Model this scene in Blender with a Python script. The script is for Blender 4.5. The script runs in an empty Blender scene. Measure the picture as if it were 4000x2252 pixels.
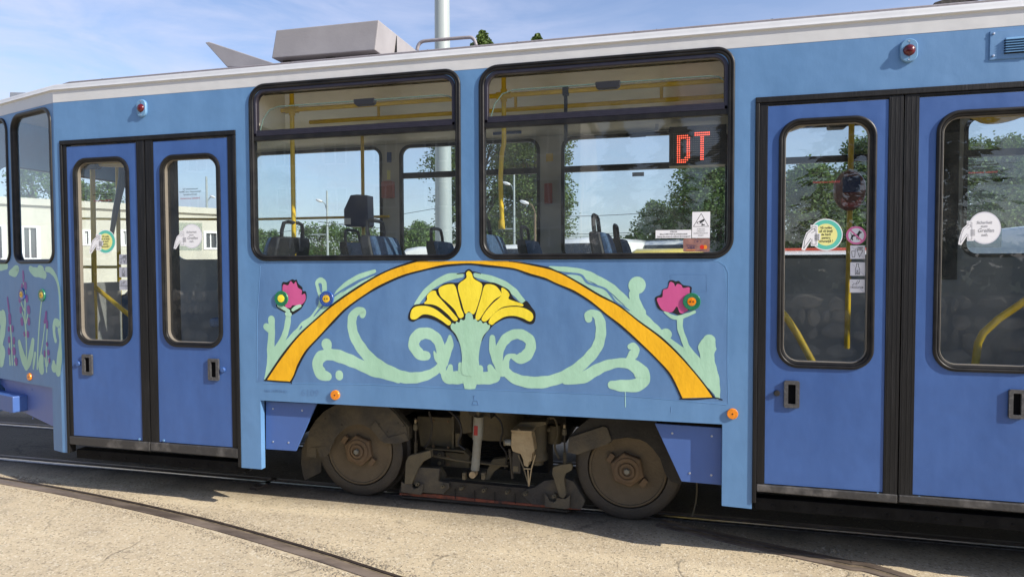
import bpy, math, random
from mathutils import Vector, Matrix
from mathutils.geometry import tessellate_polygon
random.seed(7)
sc = bpy.context.scene
C = sc.collection
R = math.radians
PI = math.pi

# ------------------------------------------------------------------ camera, sky, sun
FL, CU, CV = 2600.0, 2000.0, 1126.0
YAW, PITCH, ROLL = R(14.38), R(2.0), R(-0.19)
CAM = Vector((0, -4.0086, 1.727))
fw = Vector((-math.sin(YAW)*math.cos(PITCH), math.cos(YAW)*math.cos(PITCH), -math.sin(PITCH)))
rt = Vector((math.cos(YAW), math.sin(YAW), 0)); up = rt.cross(fw)
rt, up = rt*math.cos(ROLL)+up*math.sin(ROLL), -rt*math.sin(ROLL)+up*math.cos(ROLL)
cd = bpy.data.cameras.new('camera'); cam = bpy.data.objects.new('camera', cd); C.objects.link(cam)
cd.sensor_width = 36; cd.lens = FL*36/4000; cd.clip_end = 2000; cd.clip_start = .05
m3 = Matrix((rt, up, -fw)).transposed()
cam.matrix_world = Matrix.Translation(CAM) @ m3.to_4x4()
sc.camera = cam

SUN = Vector((1.55, -0.455, 1.0)).normalized()
w = bpy.data.worlds.new('World'); sc.world = w; w.use_nodes = True
nt = w.node_tree; N = nt.nodes; L = nt.links
bg = N['Background']
sky = N.new('ShaderNodeTexSky'); sky.sky_type = 'NISHITA'; sky.sun_disc = False
sky.sun_elevation = math.asin(SUN.z); sky.sun_rotation = math.atan2(SUN.x, SUN.y)
sky.air_density = 1.0; sky.dust_density = 0.6; sky.ozone_density = 2.0
tc = N.new('ShaderNodeTexCoord')
mp = N.new('ShaderNodeMapping'); mp.inputs['Scale'].default_value = (1.3, 2.4, 6.5); mp.inputs['Rotation'].default_value = (0.1, 0.28, 0.5)
L.new(tc.outputs['Generated'], mp.inputs['Vector'])
nz = N.new('ShaderNodeTexNoise'); nz.inputs['Scale'].default_value = 3.0; nz.inputs['Detail'].default_value = 9; nz.inputs['Roughness'].default_value = .58
nz.inputs['Distortion'].default_value = .35
L.new(mp.outputs[0], nz.inputs['Vector'])
rp = N.new('ShaderNodeMapRange'); rp.inputs['From Min'].default_value = .40; rp.inputs['From Max'].default_value = .74
L.new(nz.outputs['Fac'], rp.inputs['Value'])
# broad bank of thin cloud, denser towards the left (west)
sx = N.new('ShaderNodeSeparateXYZ'); L.new(tc.outputs['Generated'], sx.inputs[0])
m1 = N.new('ShaderNodeMapRange'); m1.inputs['From Min'].default_value = -.72; m1.inputs['From Max'].default_value = -.1
m1.inputs['To Min'].default_value = .85; m1.inputs['To Max'].default_value = .30
L.new(sx.outputs['X'], m1.inputs['Value'])
mm = N.new('ShaderNodeMath'); mm.operation = 'MULTIPLY'; L.new(rp.outputs[0], mm.inputs[0]); L.new(m1.outputs[0], mm.inputs[1])
mix = N.new('ShaderNodeMix'); mix.data_type = 'RGBA'
L.new(mm.outputs[0], mix.inputs[0]); L.new(sky.outputs[0], mix.inputs[6]); mix.inputs[7].default_value = (4.0, 4.5, 5.4, 1)
hz = N.new('ShaderNodeMapRange'); hz.inputs['From Min'].default_value = 0.0; hz.inputs['From Max'].default_value = .42; hz.inputs['To Min'].default_value = .50; hz.inputs['To Max'].default_value = 0.0; L.new(sx.outputs['Z'], hz.inputs['Value'])
tn = N.new('ShaderNodeMix'); tn.data_type = 'RGBA'; tn.blend_type = 'MULTIPLY'; tn.inputs[0].default_value = 1.0; L.new(mix.outputs[2], tn.inputs[6]); tn.inputs[7].default_value = (1.0, .925, .99, 1)
mh = N.new('ShaderNodeMix'); mh.data_type = 'RGBA'; L.new(hz.outputs[0], mh.inputs[0]); L.new(tn.outputs[2], mh.inputs[6]); mh.inputs[7].default_value = (3.0, 3.5, 4.2, 1)
L.new(mh.outputs[2], bg.inputs['Color']); bg.inputs['Strength'].default_value = 0.15

sd = bpy.data.lights.new('sun', 'SUN'); sd.energy = 4.9; sd.angle = R(.5); sd.color = (1.0, .93, .82)
sun = bpy.data.objects.new('sun', sd); C.objects.link(sun)
sun.rotation_euler = SUN.to_track_quat('Z', 'Y').to_euler(); sun.location = SUN*30
sc.view_settings.view_transform = 'Standard'; sc.view_settings.look = 'None'
sc.view_settings.exposure = 0.42; sc.view_settings.gamma = 1.0
sc.render.engine = 'CYCLES'
sc.cycles.max_bounces = 8; sc.cycles.transparent_max_bounces = 24; sc.cycles.glossy_bounces = 4; sc.cycles.diffuse_bounces = 6

# ------------------------------------------------------------------ geometry helpers
def ray(u, v): return rt*((u-CU)/FL) - up*((v-CV)/FL) + fw
def at(u, v, y):
    d = ray(u, v); return CAM + d*((y-CAM.y)/d.y)
def gnd(u, v, z=0.0):
    d = ray(u, v); return CAM + d*((z-CAM.z)/d.z)

class Fr:
    """an upright plane: origin, in-plane x direction, outward normal"""
    def __init__(s, O, X, Nn): s.O = Vector(O); s.X = Vector(X).normalized(); s.N = Vector(Nn).normalized()
    def pt(s, x, z, n=0.0): return s.O + s.X*x + Vector((0, 0, z)) + s.N*n
    def px(s, u, v, n=0.0):
        d = ray(u, v); o = s.O + s.N*n
        t = (o-CAM).dot(s.N)/d.dot(s.N); p = CAM + d*t
        return ((p-s.O).dot(s.X), p.z)
SIDE = Fr((0, 0, 0), (1, 0, 0), (0, -1, 0))
def YP(y): return Fr((0, y, 0), (1, 0, 0), (0, -1, 0))
XF = -4.56; TA = R(16.5); TL = 1.15
TAP = Fr((XF, 0, 0), (math.cos(TA), -math.sin(TA), 0), (-math.sin(TA), -math.cos(TA), 0))

def Z(ox, oy, s): return lambda x, y: (ox + x/s, oy + y/s)

class MB:
    def __init__(s): s.v = []; s.f = []
    def add(s, vs, fs):
        b = len(s.v); s.v += [tuple(v) for v in vs]; s.f += [tuple(b+i for i in f) for f in fs]; return s
    def box(s, x0, x1, y0, y1, z0, z1):
        v = [(x, y, z) for x in (x0, x1) for y in (y0, y1) for z in (z0, z1)]
        return s.add(v, [(0,1,3,2),(4,6,7,5),(0,4,5,1),(2,3,7,6),(0,2,6,4),(1,5,7,3)])
    def obox(s, c, X, Y, Zv, hx, hy, hz):
        c = Vector(c); X = Vector(X).normalized()*hx; Y = Vector(Y).normalized()*hy; Zv = Vector(Zv).normalized()*hz
        v = [c+X*a+Y*b+Zv*d for a in (-1,1) for b in (-1,1) for d in (-1,1)]
        return s.add(v, [(0,1,3,2),(4,6,7,5),(0,4,5,1),(2,3,7,6),(0,2,6,4),(1,5,7,3)])
    def tube(s, pts, r, seg=10, closed=False):
        pts = [Vector(p) for p in pts]; n = len(pts)
        rs = r if isinstance(r, (list, tuple)) else [r]*n
        tans = []
        for i in range(n):
            a = pts[i-1] if (i or closed) else pts[0]; b = pts[(i+1) % n] if (i < n-1 or closed) else pts[-1]
            t = (b-a); tans.append(t.normalized() if t.length > 1e-9 else Vector((0,0,1)))
        t0 = tans[0]; ref = Vector((0,0,1)) if abs(t0.z) < .9 else Vector((1,0,0))
        nrm = (ref - t0*ref.dot(t0)).normalized(); vs = []
        for i in range(n):
            t = tans[i]; nrm = (nrm - t*nrm.dot(t)).normalized(); bi = t.cross(nrm)
            for k in range(seg):
                a = 2*PI*k/seg; vs.append(pts[i] + (nrm*math.cos(a)+bi*math.sin(a))*rs[i])
        fs = []
        for i in range(n if closed else n-1):
            j = (i+1) % n
            for k in range(seg):
                l = (k+1) % seg; fs.append((i*seg+k, i*seg+l, j*seg+l, j*seg+k))
        if not closed: fs += [tuple(range(seg))[::-1], tuple((n-1)*seg+k for k in range(seg))]
        return s.add(vs, fs)
    def lathe(s, prof, O, A, seg=32, ph=0.0):
        """prof: (radius, distance along A)"""
        O = Vector(O); A = Vector(A).normalized(); ref = Vector((0,0,1)) if abs(A.z) < .9 else Vector((1,0,0))
        U = (ref - A*ref.dot(A)).normalized(); W = A.cross(U); vs = []
        for r, h in prof:
            for k in range(seg):
                a = 2*PI*k/seg + ph; vs.append(O + A*h + (U*math.cos(a)+W*math.sin(a))*max(r, 1e-5))
        fs = [(i*seg+k, i*seg+(k+1) % seg, (i+1)*seg+(k+1) % seg, (i+1)*seg+k) for i in range(len(prof)-1) for k in range(seg)]
        fs += [tuple(range(seg))[::-1], tuple((len(prof)-1)*seg+k for k in range(seg))]
        return s.add(vs, fs)
    def slab(s, F, outer, n0, n1, holes=()):
        loops = [list(outer)] + [list(h) for h in holes]
        tri = tessellate_polygon([[Vector((p[0], p[1], 0)) for p in l] for l in loops])
        flat = [p for l in loops for p in l]; n = len(flat)
        vs = [F.pt(p[0], p[1], n1) for p in flat]; fs = [tuple(t) for t in tri]
        if n0 is not None:
            vs += [F.pt(p[0], p[1], n0) for p in flat]
            fs += [tuple(i+n for i in t[::-1]) for t in tri]
            b = 0
            for l in loops:
                k = len(l)
                fs += [(b+i, b+(i+1) % k, b+(i+1) % k+n, b+i+n) for i in range(k)]; b += k
        return s.add(vs, fs)
    def sweep(s, F, path, prof, closed=True):
        """prof: (offset to the inside of a counter-clockwise path, n)"""
        k = len(path); m = len(prof); vs = []
        for i in range(k):
            a = Vector(path[i-1]) if (i or closed) else Vector(path[i]); b = Vector(path[(i+1) % k]) if (i < k-1 or closed) else Vector(path[i])
            t = (b-a).normalized(); nn = Vector((-t.y, t.x))
            for o, n in prof: vs.append(F.pt(path[i][0]+nn.x*o, path[i][1]+nn.y*o, n))
        fs = []
        for i in range(k if closed else k-1):
            j = (i+1) % k
            for q in range(m):
                q2 = (q+1) % m; fs.append((i*m+q, j*m+q, j*m+q2, i*m+q2))
        return s.add(vs, fs)
    def build(s, name, mat, parent=None, smooth=False, bevel=0):
        me = bpy.data.meshes.new(name); me.from_pydata(s.v, [], s.f); me.update()
        o = bpy.data.objects.new(name, me); C.objects.link(o)
        if mat: me.materials.append(mat)
        fixn(me)
        if smooth:
            me.shade_smooth()
            try: me.set_sharp_from_angle(angle=R(38))
            except Exception: pass
        if bevel:
            b = o.modifiers.new('bevel', 'BEVEL'); b.width = bevel; b.segments = 2; b.limit_method = 'ANGLE'; b.angle_limit = R(40)
        if parent:
            o.parent = parent; bpy.context.view_layer.update() if False else None
            o.matrix_parent_inverse = Matrix.Translation(parent_loc(parent)).inverted()
        return o
import bmesh
def fixn(me):
    if len(me.polygons) > 4000: return
    b = bmesh.new(); b.from_mesh(me); bmesh.ops.recalc_face_normals(b, faces=b.faces); b.to_mesh(me); b.free()
def parent_loc(p):
    v = Vector(p.location)
    if p.parent: v = Vector((0, 0, 0))+v + parent_loc(p.parent) if p.get('_own') else v
    return v

def rr(x0, x1, z0, z1, r, seg=7):
    if not isinstance(r, (list, tuple)): r = [r]*4          # BL BR TR TL
    out = []
    for (cx, cz, a0, rad) in ((x0+r[0], z0+r[0], PI, r[0]), (x1-r[1], z0+r[1], 1.5*PI, r[1]), (x1-r[2], z1-r[2], 0, r[2]), (x0+r[3], z1-r[3], .5*PI, r[3])):
        if rad <= 0: out.append((cx, cz)); continue
        for i in range(seg+1):
            a = a0 + .5*PI*i/seg; out.append((cx+rad*math.cos(a), cz+rad*math.sin(a)))
    return out
def cat(pts, sub=6, closed=True):
    n = len(pts); out = []; dim = len(pts[0])
    for i in range(n if closed else n-1):
        g = (lambda k: pts[k % n]) if closed else (lambda k: pts[min(max(k, 0), n-1)])
        p0, p1, p2, p3 = g(i-1), g(i), g(i+1), g(i+2)
        for k in range(sub):
            t = k/sub
            out.append(tuple(.5*((2*p1[d])+(-p0[d]+p2[d])*t+(2*p0[d]-5*p1[d]+4*p2[d]-p3[d])*t*t+(-p0[d]+3*p1[d]-3*p2[d]+p3[d])*t**3) for d in range(dim)))
    if not closed: out.append(tuple(pts[-1]))
    return out
def circ(cx, cz, r, seg=28, ry=None): return [(cx+r*math.cos(2*PI*i/seg), cz+(ry or r)*math.sin(2*PI*i/seg)) for i in range(seg)]

# ------------------------------------------------------------------ tagging
def tag(o, label, cat_, group=None, kind=None):
    if label: o['label'] = label
    if cat_: o['category'] = cat_
    if group: o['group'] = group
    if kind: o['kind'] = kind
    return o
def thing(name, loc, label, cat_, group=None):
    o = bpy.data.objects.new(name, None); C.objects.link(o); o.location = loc; o.empty_display_size = .2
    return tag(o, label, cat_, group)
def copy_tree(o, loc, label=None, rz=0.0):
    c = o.copy(); C.objects.link(c); c.location = loc; c.rotation_euler = (0, 0, rz)
    if label: c['label'] = label
    for ch in o.children:
        d = ch.copy(); C.objects.link(d); d.parent = c
        for g in ch.children:
            e = g.copy(); C.objects.link(e); e.parent = d
    return c

# ------------------------------------------------------------------ materials
def mat(name, col, rough=.5, metal=0.0, var=0.0, vscale=3.0, col2=None, bump=0.0, bscale=60.0, stretch=None, spec=.5, coat=0.0, emis=None, thr=(.42, .62), detail=6):
    m = bpy.data.materials.new(name); m.use_nodes = True; n = m.node_tree.nodes; l = m.node_tree.links
    b = n['Principled BSDF']; b.inputs['Base Color'].default_value = (*col, 1); b.inputs['Roughness'].default_value = rough
    b.inputs['Metallic'].default_value = metal; b.inputs['Specular IOR Level'].default_value = spec; b.inputs['Coat Weight'].default_value = coat
    if emis: b.inputs['Emission Color'].default_value = (*emis[0], 1); b.inputs['Emission Strength'].default_value = emis[1]
    t = n.new('ShaderNodeTexCoord'); mpn = n.new('ShaderNodeMapping'); l.new(t.outputs['Object'], mpn.inputs[0])
    if stretch: mpn.inputs['Scale'].default_value = stretch
    if var or col2:
        z = n.new('ShaderNodeTexNoise'); z.inputs['Scale'].default_value = vscale; z.inputs['Detail'].default_value = detail; z.inputs['Roughness'].default_value = .6
        l.new(mpn.outputs[0], z.inputs['Vector'])
        r_ = n.new('ShaderNodeMapRange'); r_.inputs['From Min'].default_value = thr[0]; r_.inputs['From Max'].default_value = thr[1]
        l.new(z.outputs['Fac'], r_.inputs['Value'])
        mx = n.new('ShaderNodeMix'); mx.data_type = 'RGBA'; l.new(r_.outputs[0], mx.inputs[0])
        mx.inputs[6].default_value = (*[c*(1-var) for c in col], 1)
        mx.inputs[7].default_value = (*(col2 or [min(1, c*(1+var)) for c in col]), 1)
        l.new(mx.outputs[2], b.inputs['Base Color'])
    if bump:
        z2 = n.new('ShaderNodeTexNoise'); z2.inputs['Scale'].default_value = bscale; z2.inputs['Detail'].default_value = 5
        l.new(mpn.outputs[0], z2.inputs['Vector'])
        bp = n.new('ShaderNodeBump'); bp.inputs['Strength'].default_value = bump; bp.inputs['Distance'].default_value = .01
        l.new(z2.outputs['Fac'], bp.inputs['Height']); l.new(bp.outputs[0], b.inputs['Normal'])
    return m

def paint(name, col, var=.06, rough=.42, streak=(1, 1, .35), bstr=.22, mott=None):
    """brush-painted metal: broad mottling, brush marks and orange peel in the bump"""
    m = bpy.data.materials.new(name); m.use_nodes = True; n = m.node_tree.nodes; l = m.node_tree.links
    b = n['Principled BSDF']; b.inputs['Roughness'].default_value = rough
    t = n.new('ShaderNodeTexCoord')
    mp1 = n.new('ShaderNodeMapping'); mp1.inputs['Scale'].default_value = streak; l.new(t.outputs['Object'], mp1.inputs[0])
    z = n.new('ShaderNodeTexNoise'); z.inputs['Scale'].default_value = 3.4; z.inputs['Detail'].default_value = 8; z.inputs['Roughness'].default_value = .62; l.new(mp1.outputs[0], z.inputs[0])
    z3 = n.new('ShaderNodeTexNoise'); z3.inputs['Scale'].default_value = 26; z3.inputs['Detail'].default_value = 4; l.new(mp1.outputs[0], z3.inputs[0])
    ad = n.new('ShaderNodeMath'); ad.operation = 'MULTIPLY_ADD'; l.new(z3.outputs['Fac'], ad.inputs[0]); ad.inputs[1].default_value = .55 if bstr > .8 else .25; l.new(z.outputs['Fac'], ad.inputs[2])
    r_ = n.new('ShaderNodeMapRange'); r_.inputs['From Min'].default_value = .42; r_.inputs['From Max'].default_value = .80; l.new(ad.outputs[0], r_.inputs['Value'])
    mx = n.new('ShaderNodeMix'); mx.data_type = 'RGBA'; l.new(r_.outputs[0], mx.inputs[0])
    mx.inputs[6].default_value = (*[c*(1-var) for c in col], 1); mx.inputs[7].default_value = (*(mott or [min(1, c*(1+var)) for c in col]), 1)
    l.new(mx.outputs[2], b.inputs['Base Color'])
    mp2 = n.new('ShaderNodeMapping'); mp2.inputs['Scale'].default_value = (1.0, 1.0, .55) if streak[2] < 1 else (.5, 1, 1); mp2.inputs['Rotation'].default_value = (0, .35, 0); l.new(t.outputs['Object'], mp2.inputs[0])
    z2 = n.new('ShaderNodeTexNoise'); z2.inputs['Scale'].default_value = 70; z2.inputs['Detail'].default_value = 4; l.new(mp2.outputs[0], z2.inputs[0])
    z4 = n.new('ShaderNodeTexNoise'); z4.inputs['Scale'].default_value = 5; z4.inputs['Detail'].default_value = 2; l.new(t.outputs['Object'], z4.inputs[0])
    bp = n.new('ShaderNodeBump'); bp.inputs['Strength'].default_value = bstr*.6; bp.inputs['Distance'].default_value = .003; l.new(z2.outputs['Fac'], bp.inputs['Height'])
    b2 = n.new('ShaderNodeBump'); b2.inputs['Strength'].default_value = .55; b2.inputs['Distance'].default_value = .01; l.new(z4.outputs['Fac'], b2.inputs['Height']); l.new(bp.outputs[0], b2.inputs['Normal'])
    l.new(b2.outputs[0], b.inputs['Normal'])
    rr_ = n.new('ShaderNodeMapRange'); rr_.inputs['To Min'].default_value = rough-.08; rr_.inputs['To Max'].default_value = rough+.14; l.new(z.outputs['Fac'], rr_.inputs['Value']); l.new(rr_.outputs[0], b.inputs['Roughness'])
    return m

def glass(name, tint=(.80, .90, .89), k=1.25, dirt=.035, dcol=(.5, .52, .5)):
    m = bpy.data.materials.new(name); m.use_nodes = True; n = m.node_tree.nodes; l = m.node_tree.links
    n.remove(n['Principled BSDF']); out = n['Material Output']
    tr = n.new('ShaderNodeBsdfTransparent'); tr.inputs[0].default_value = (*tint, 1)
    gl = n.new('ShaderNodeBsdfGlossy'); gl.inputs['Roughness'].default_value = .0; gl.inputs[0].default_value = (.95, .97, 1, 1)
    ge = n.new('ShaderNodeNewGeometry'); dp_ = n.new('ShaderNodeVectorMath'); dp_.operation = 'DOT_PRODUCT'; l.new(ge.outputs['Normal'], dp_.inputs[0]); l.new(ge.outputs['Incoming'], dp_.inputs[1])
    def mth(op, a, b_=None):
        q = n.new('ShaderNodeMath'); q.operation = op
        for i_, x_ in ((0, a), (1, b_)):
            if x_ is None: continue
            if isinstance(x_, (int, float)): q.inputs[i_].default_value = x_
            else: l.new(x_, q.inputs[i_])
        return q
    ab = mth('ABSOLUTE', dp_.outputs['Value']); om = mth('SUBTRACT', 1.0, ab.outputs[0]); pw = mth('POWER', om.outputs[0], 5.0)
    m9 = mth('MULTIPLY', pw.outputs[0], .95); m10 = mth('ADD', m9.outputs[0], .042)
    mu = mth('MULTIPLY', m10.outputs[0], k*1.75); mu.use_clamp = True
    mx = n.new('ShaderNodeMixShader'); l.new(mu.outputs[0], mx.inputs[0]); l.new(tr.outputs[0], mx.inputs[1]); l.new(gl.outputs[0], mx.inputs[2])
    df = n.new('ShaderNodeBsdfDiffuse'); df.inputs[0].default_value = (*dcol, 1)
    t = n.new('ShaderNodeTexCoord'); z = n.new('ShaderNodeTexNoise'); z.inputs['Scale'].default_value = 3.5; z.inputs['Detail'].default_value = 9; z.inputs['Roughness'].default_value = .65; l.new(t.outputs['Object'], z.inputs[0])
    r_ = n.new('ShaderNodeMapRange'); r_.inputs['From Min'].default_value = .38; r_.inputs['From Max'].default_value = .75; r_.inputs['To Min'].default_value = dirt*.4; r_.inputs['To Max'].default_value = dirt*2.6; l.new(z.outputs['Fac'], r_.inputs['Value'])
    m2 = n.new('ShaderNodeMixShader'); l.new(r_.outputs[0], m2.inputs[0]); l.new(mx.outputs[0], m2.inputs[1]); l.new(df.outputs[0], m2.inputs[2])
    # slightly wavy pane
    zb = n.new('ShaderNodeTexNoise'); zb.inputs['Scale'].default_value = 1.6; l.new(t.outputs['Object'], zb.inputs[0])
    bp = n.new('ShaderNodeBump'); bp.inputs['Strength'].default_value = .06; bp.inputs['Distance'].default_value = .02; l.new(zb.outputs['Fac'], bp.inputs['Height']); l.new(bp.outputs[0], gl.inputs['Normal'])
    l.new(m2.outputs[0], out.inputs[0]); return m

M = {}
M['blue'] = paint('light_blue_paint', (.106, .238, .445), var=.08, mott=(.124, .264, .48))
M['mural_blue'] = paint('mural_ground_blue', (.094, .204, .405), var=.11, mott=(.118, .242, .45), bstr=.3)
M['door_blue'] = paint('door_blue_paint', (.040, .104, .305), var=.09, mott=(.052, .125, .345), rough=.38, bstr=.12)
M['fender_blue'] = paint('fender_blue_paint', (.060, .130, .36), var=.05, rough=.35, bstr=.05)
M['apron_blue'] = paint('apron_blue_paint', (.12, .175, .42), var=.05, rough=.4, bstr=.08)
M['white'] = paint('white_band_paint', (.60, .605, .60), var=.05, streak=(.5, 1, 1), bstr=.06)
M['roofgrey'] = mat('roof_grey_paint', (.36, .33, .34), .6, var=.18, vscale=8, bump=.3, bscale=40, col2=(.27, .24, .24))
M['boxgrey'] = mat('roof_box_paint', (.33, .315, .32), .5, var=.07, vscale=3, bump=.08, bscale=60)
M['rubber'] = mat('black_rubber', (.011, .011, .012), .42, spec=.28, var=.2, vscale=8, col2=(.020, .019, .018), bump=.08, bscale=50)
M['tan'] = mat('aluminium_glazing_strip', (.17, .15, .12), .45)
M['seal'] = mat('worn_rubber_seal', (.011, .011, .012), .5, spec=.3, var=.3, vscale=9, col2=(.020, .020, .021), stretch=(4, 4, .35), thr=(.5, .8), bump=.15, bscale=40)
M['sill'] = mat('scuffed_sill_rubber', (.045, .043, .042), .6, var=.2, vscale=6, col2=(.16, .15, .14), thr=(.5, .75), bump=.3, bscale=60)
M['stepblack'] = mat('step_black', (.010, .010, .010), .8, spec=.15, var=.3, vscale=10, bump=.2)
M['alu'] = mat('dark_anodised_frame', (.032, .029, .042), .35, metal=.3, var=.1, vscale=20)
M['glass'] = glass('window_glass', tint=(.85, .90, .90), k=.9, dirt=.032)
M['glass_door'] = glass('door_glass', tint=(.84, .88, .88), k=1.15, dirt=.028)
M['glass_far'] = glass('far_side_glass', tint=(.88, .93, .94), k=.9, dirt=.02)
M['glass_sash'] = glass('sash_glass', tint=(.84, .88, .84), k=.32, dirt=.012)
M['inner'] = mat('interior_wall_laminate', (.50, .50, .48), .5, var=.05)
M['ceil'] = mat('ceiling_cream', (.78, .75, .64), .45, var=.04)
M['floor_in'] = mat('tram_floor_rubber', (.035, .035, .036), .6, var=.1)
M['yellow'] = mat('yellow_handrail', (.80, .54, .02), .32, var=.1, vscale=14, col2=(.66, .43, .02))
M['yellowfit'] = mat('yellow_fitting', (.68, .46, .03), .4, var=.1)
M['black'] = mat('black_plastic', (.02, .02, .022), .4)
M['handle'] = mat('worn_black_handle', (.08, .08, .085), .35, var=.2, vscale=60, col2=(.18, .18, .18), thr=(.5, .9))
M['pocket'] = mat('dark_pocket', (.004, .004, .005), .9, spec=.1)
M['screw'] = mat('screw_metal', (.45, .5, .58), .3, metal=.7)
M['red_lens'] = mat('red_lens', (.10, .003, .007), .2, coat=.3, var=.2, vscale=60)
M['orange_refl'] = mat('orange_reflector', (.80, .24, .005), .25, coat=.6, var=.12, vscale=120)
M['btn_blue'] = mat('button_blue', (.02, .08, .33), .3, coat=.3)
M['btn_green'] = mat('button_green', (.015, .18, .085), .3, coat=.3)
M['btn_yellow'] = mat('button_yellow', (.78, .48, .03), .35, var=.1, vscale=50)
M['lt_blue'] = mat('lamp_plate_blue', (.15, .30, .48), .35)
M['arch'] = paint('arch_orange_paint', (.80, .40, .006), var=.12, mott=(.90, .48, .01), bstr=.9)
M['petal'] = paint('petal_yellow_paint', (.86, .66, .02), var=.06, mott=(.94, .76, .05), bstr=.9)
M['mint'] = paint('mint_green_paint', (.36, .62, .44), var=.10, mott=(.44, .70, .52), bstr=.65)
M['pink'] = paint('pink_paint', (.54, .075, .24), var=.06, mott=(.6, .1, .28), bstr=.4)
M['violet'] = paint('violet_paint', (.20, .06, .30), var=.06, bstr=.3)
M['ink'] = paint('black_outline_paint', (.007, .007, .007), var=.1, rough=.6, bstr=.15)
M['seatblue'] = mat('seat_fabric_blue', (.07, .135, .25), .9, var=.25, vscale=90, bump=.3, bscale=200)
M['seatblack'] = mat('seat_shell_black', (.022, .023, .027), .55, bump=.2, bscale=150)
def grime(name, a, b_, rough=.75, sc_=7, bump=.5): return mat(name, a, rough, var=.25, vscale=sc_, col2=b_, bump=bump, bscale=45, thr=(.38, .68))
M['wheel'] = grime('wheel_disc_rust', (.20, .155, .095), (.115, .09, .055))
M['tyre'] = grime('wheel_tyre_steel', (.085, .072, .054), (.045, .040, .034), .55)
M['hub'] = grime('hub_rusty_steel', (.24, .16, .085), (.13, .09, .055))
M['guard'] = grime('mudguard_grey', (.075, .070, .062), (.13, .11, .072), sc_=5)
M['guard_black'] = grime('mudguard_black', (.018, .018, .018), (.035, .033, .03), sc_=5)
M['frame'] = grime('bogie_frame_grime', (.20, .168, .10), (.10, .088, .06))
M['frame_dark'] = grime('bogie_dark_grime', (.075, .066, .050), (.036, .032, .028))
M['shock'] = grime('damper_grey', (.36, .38, .34), (.22, .20, .15), .5)
M['sand'] = grime('sandbox_pale', (.55, .44, .26), (.32, .24, .135), .6, sc_=12)
M['label_red'] = mat('red_plate', (.33, .02, .02), .5)
M['brake_red'] = grime('red_brake_shoe', (.36, .10, .05), (.05, .035, .03), sc_=14)
M['steel'] = mat('rail_head_steel', (.22, .20, .18), .35, metal=.75, var=.3, vscale=10)
M['bright'] = mat('bright_worn_steel', (.26, .25, .24), .34, metal=.9, var=.2, vscale=20)
M['raildark'] = mat('dark_rail_head', (.05, .035, .026), .6, metal=.2, var=.3, vscale=9)
M['railrust'] = mat('rusty_rail', (.13, .098, .075), .6, metal=.1, var=.3, vscale=5, col2=(.23, .18, .14), bump=.4, bscale=40, stretch=(.3, 1, 1))
M['groove'] = mat('rail_groove_dirt', (.17, .13, .08), .95, var=.3, vscale=15, bump=.5)
M['paper'] = mat('white_sticker', (.80, .80, .82), .5)
M['teal'] = mat('teal_print', (.10, .50, .40), .5)
M['paleyellow'] = mat('pale_yellow_print', (.78, .76, .28), .5)
M['print'] = mat('black_print', (.02, .02, .02), .5)
M['printgrey'] = mat('grey_print', (.34, .34, .36), .5)
M['printred'] = mat('red_print', (.30, .035, .035), .6)
M['printpink'] = mat('pink_print', (.80, .20, .42), .5)
M['stickergrey'] = mat('faded_sticker_grey', (.62, .62, .68), .5)
M['cardbrown'] = mat('faded_card_sticker', (.30, .155, .13), .35, var=.15, vscale=40)
M['mcred'] = mat('print_circle_red', (.62, .03, .02), .4)
M['mcorange'] = mat('print_circle_orange', (.80, .25, .02), .4)
M['vblue'] = mat('print_dark_blue', (.06, .04, .10), .4)
M['infoblue'] = mat('info_strip_blue', (.05, .10, .30), .5)
M['led_off'] = mat('led_unlit_dot', (.20, .19, .19), .5)
M['led_on'] = mat('led_lit_dot', (.8, .05, .02), .5, emis=((1.0, .10, .045), 2.6))
M['oval'] = mat('brown_validator_shell', (.17, .045, .03), .3, coat=.3)
M['redbox'] = mat('red_device_shell', (.40, .075, .05), .4)
M['valblue'] = mat('validator_navy', (.035, .05, .12), .4)
def clearfilm():
    m = glass('clear_sticker_film', tint=(.62, .70, .68), k=.5, dirt=.10); return m
M['film'] = clearfilm()

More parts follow.
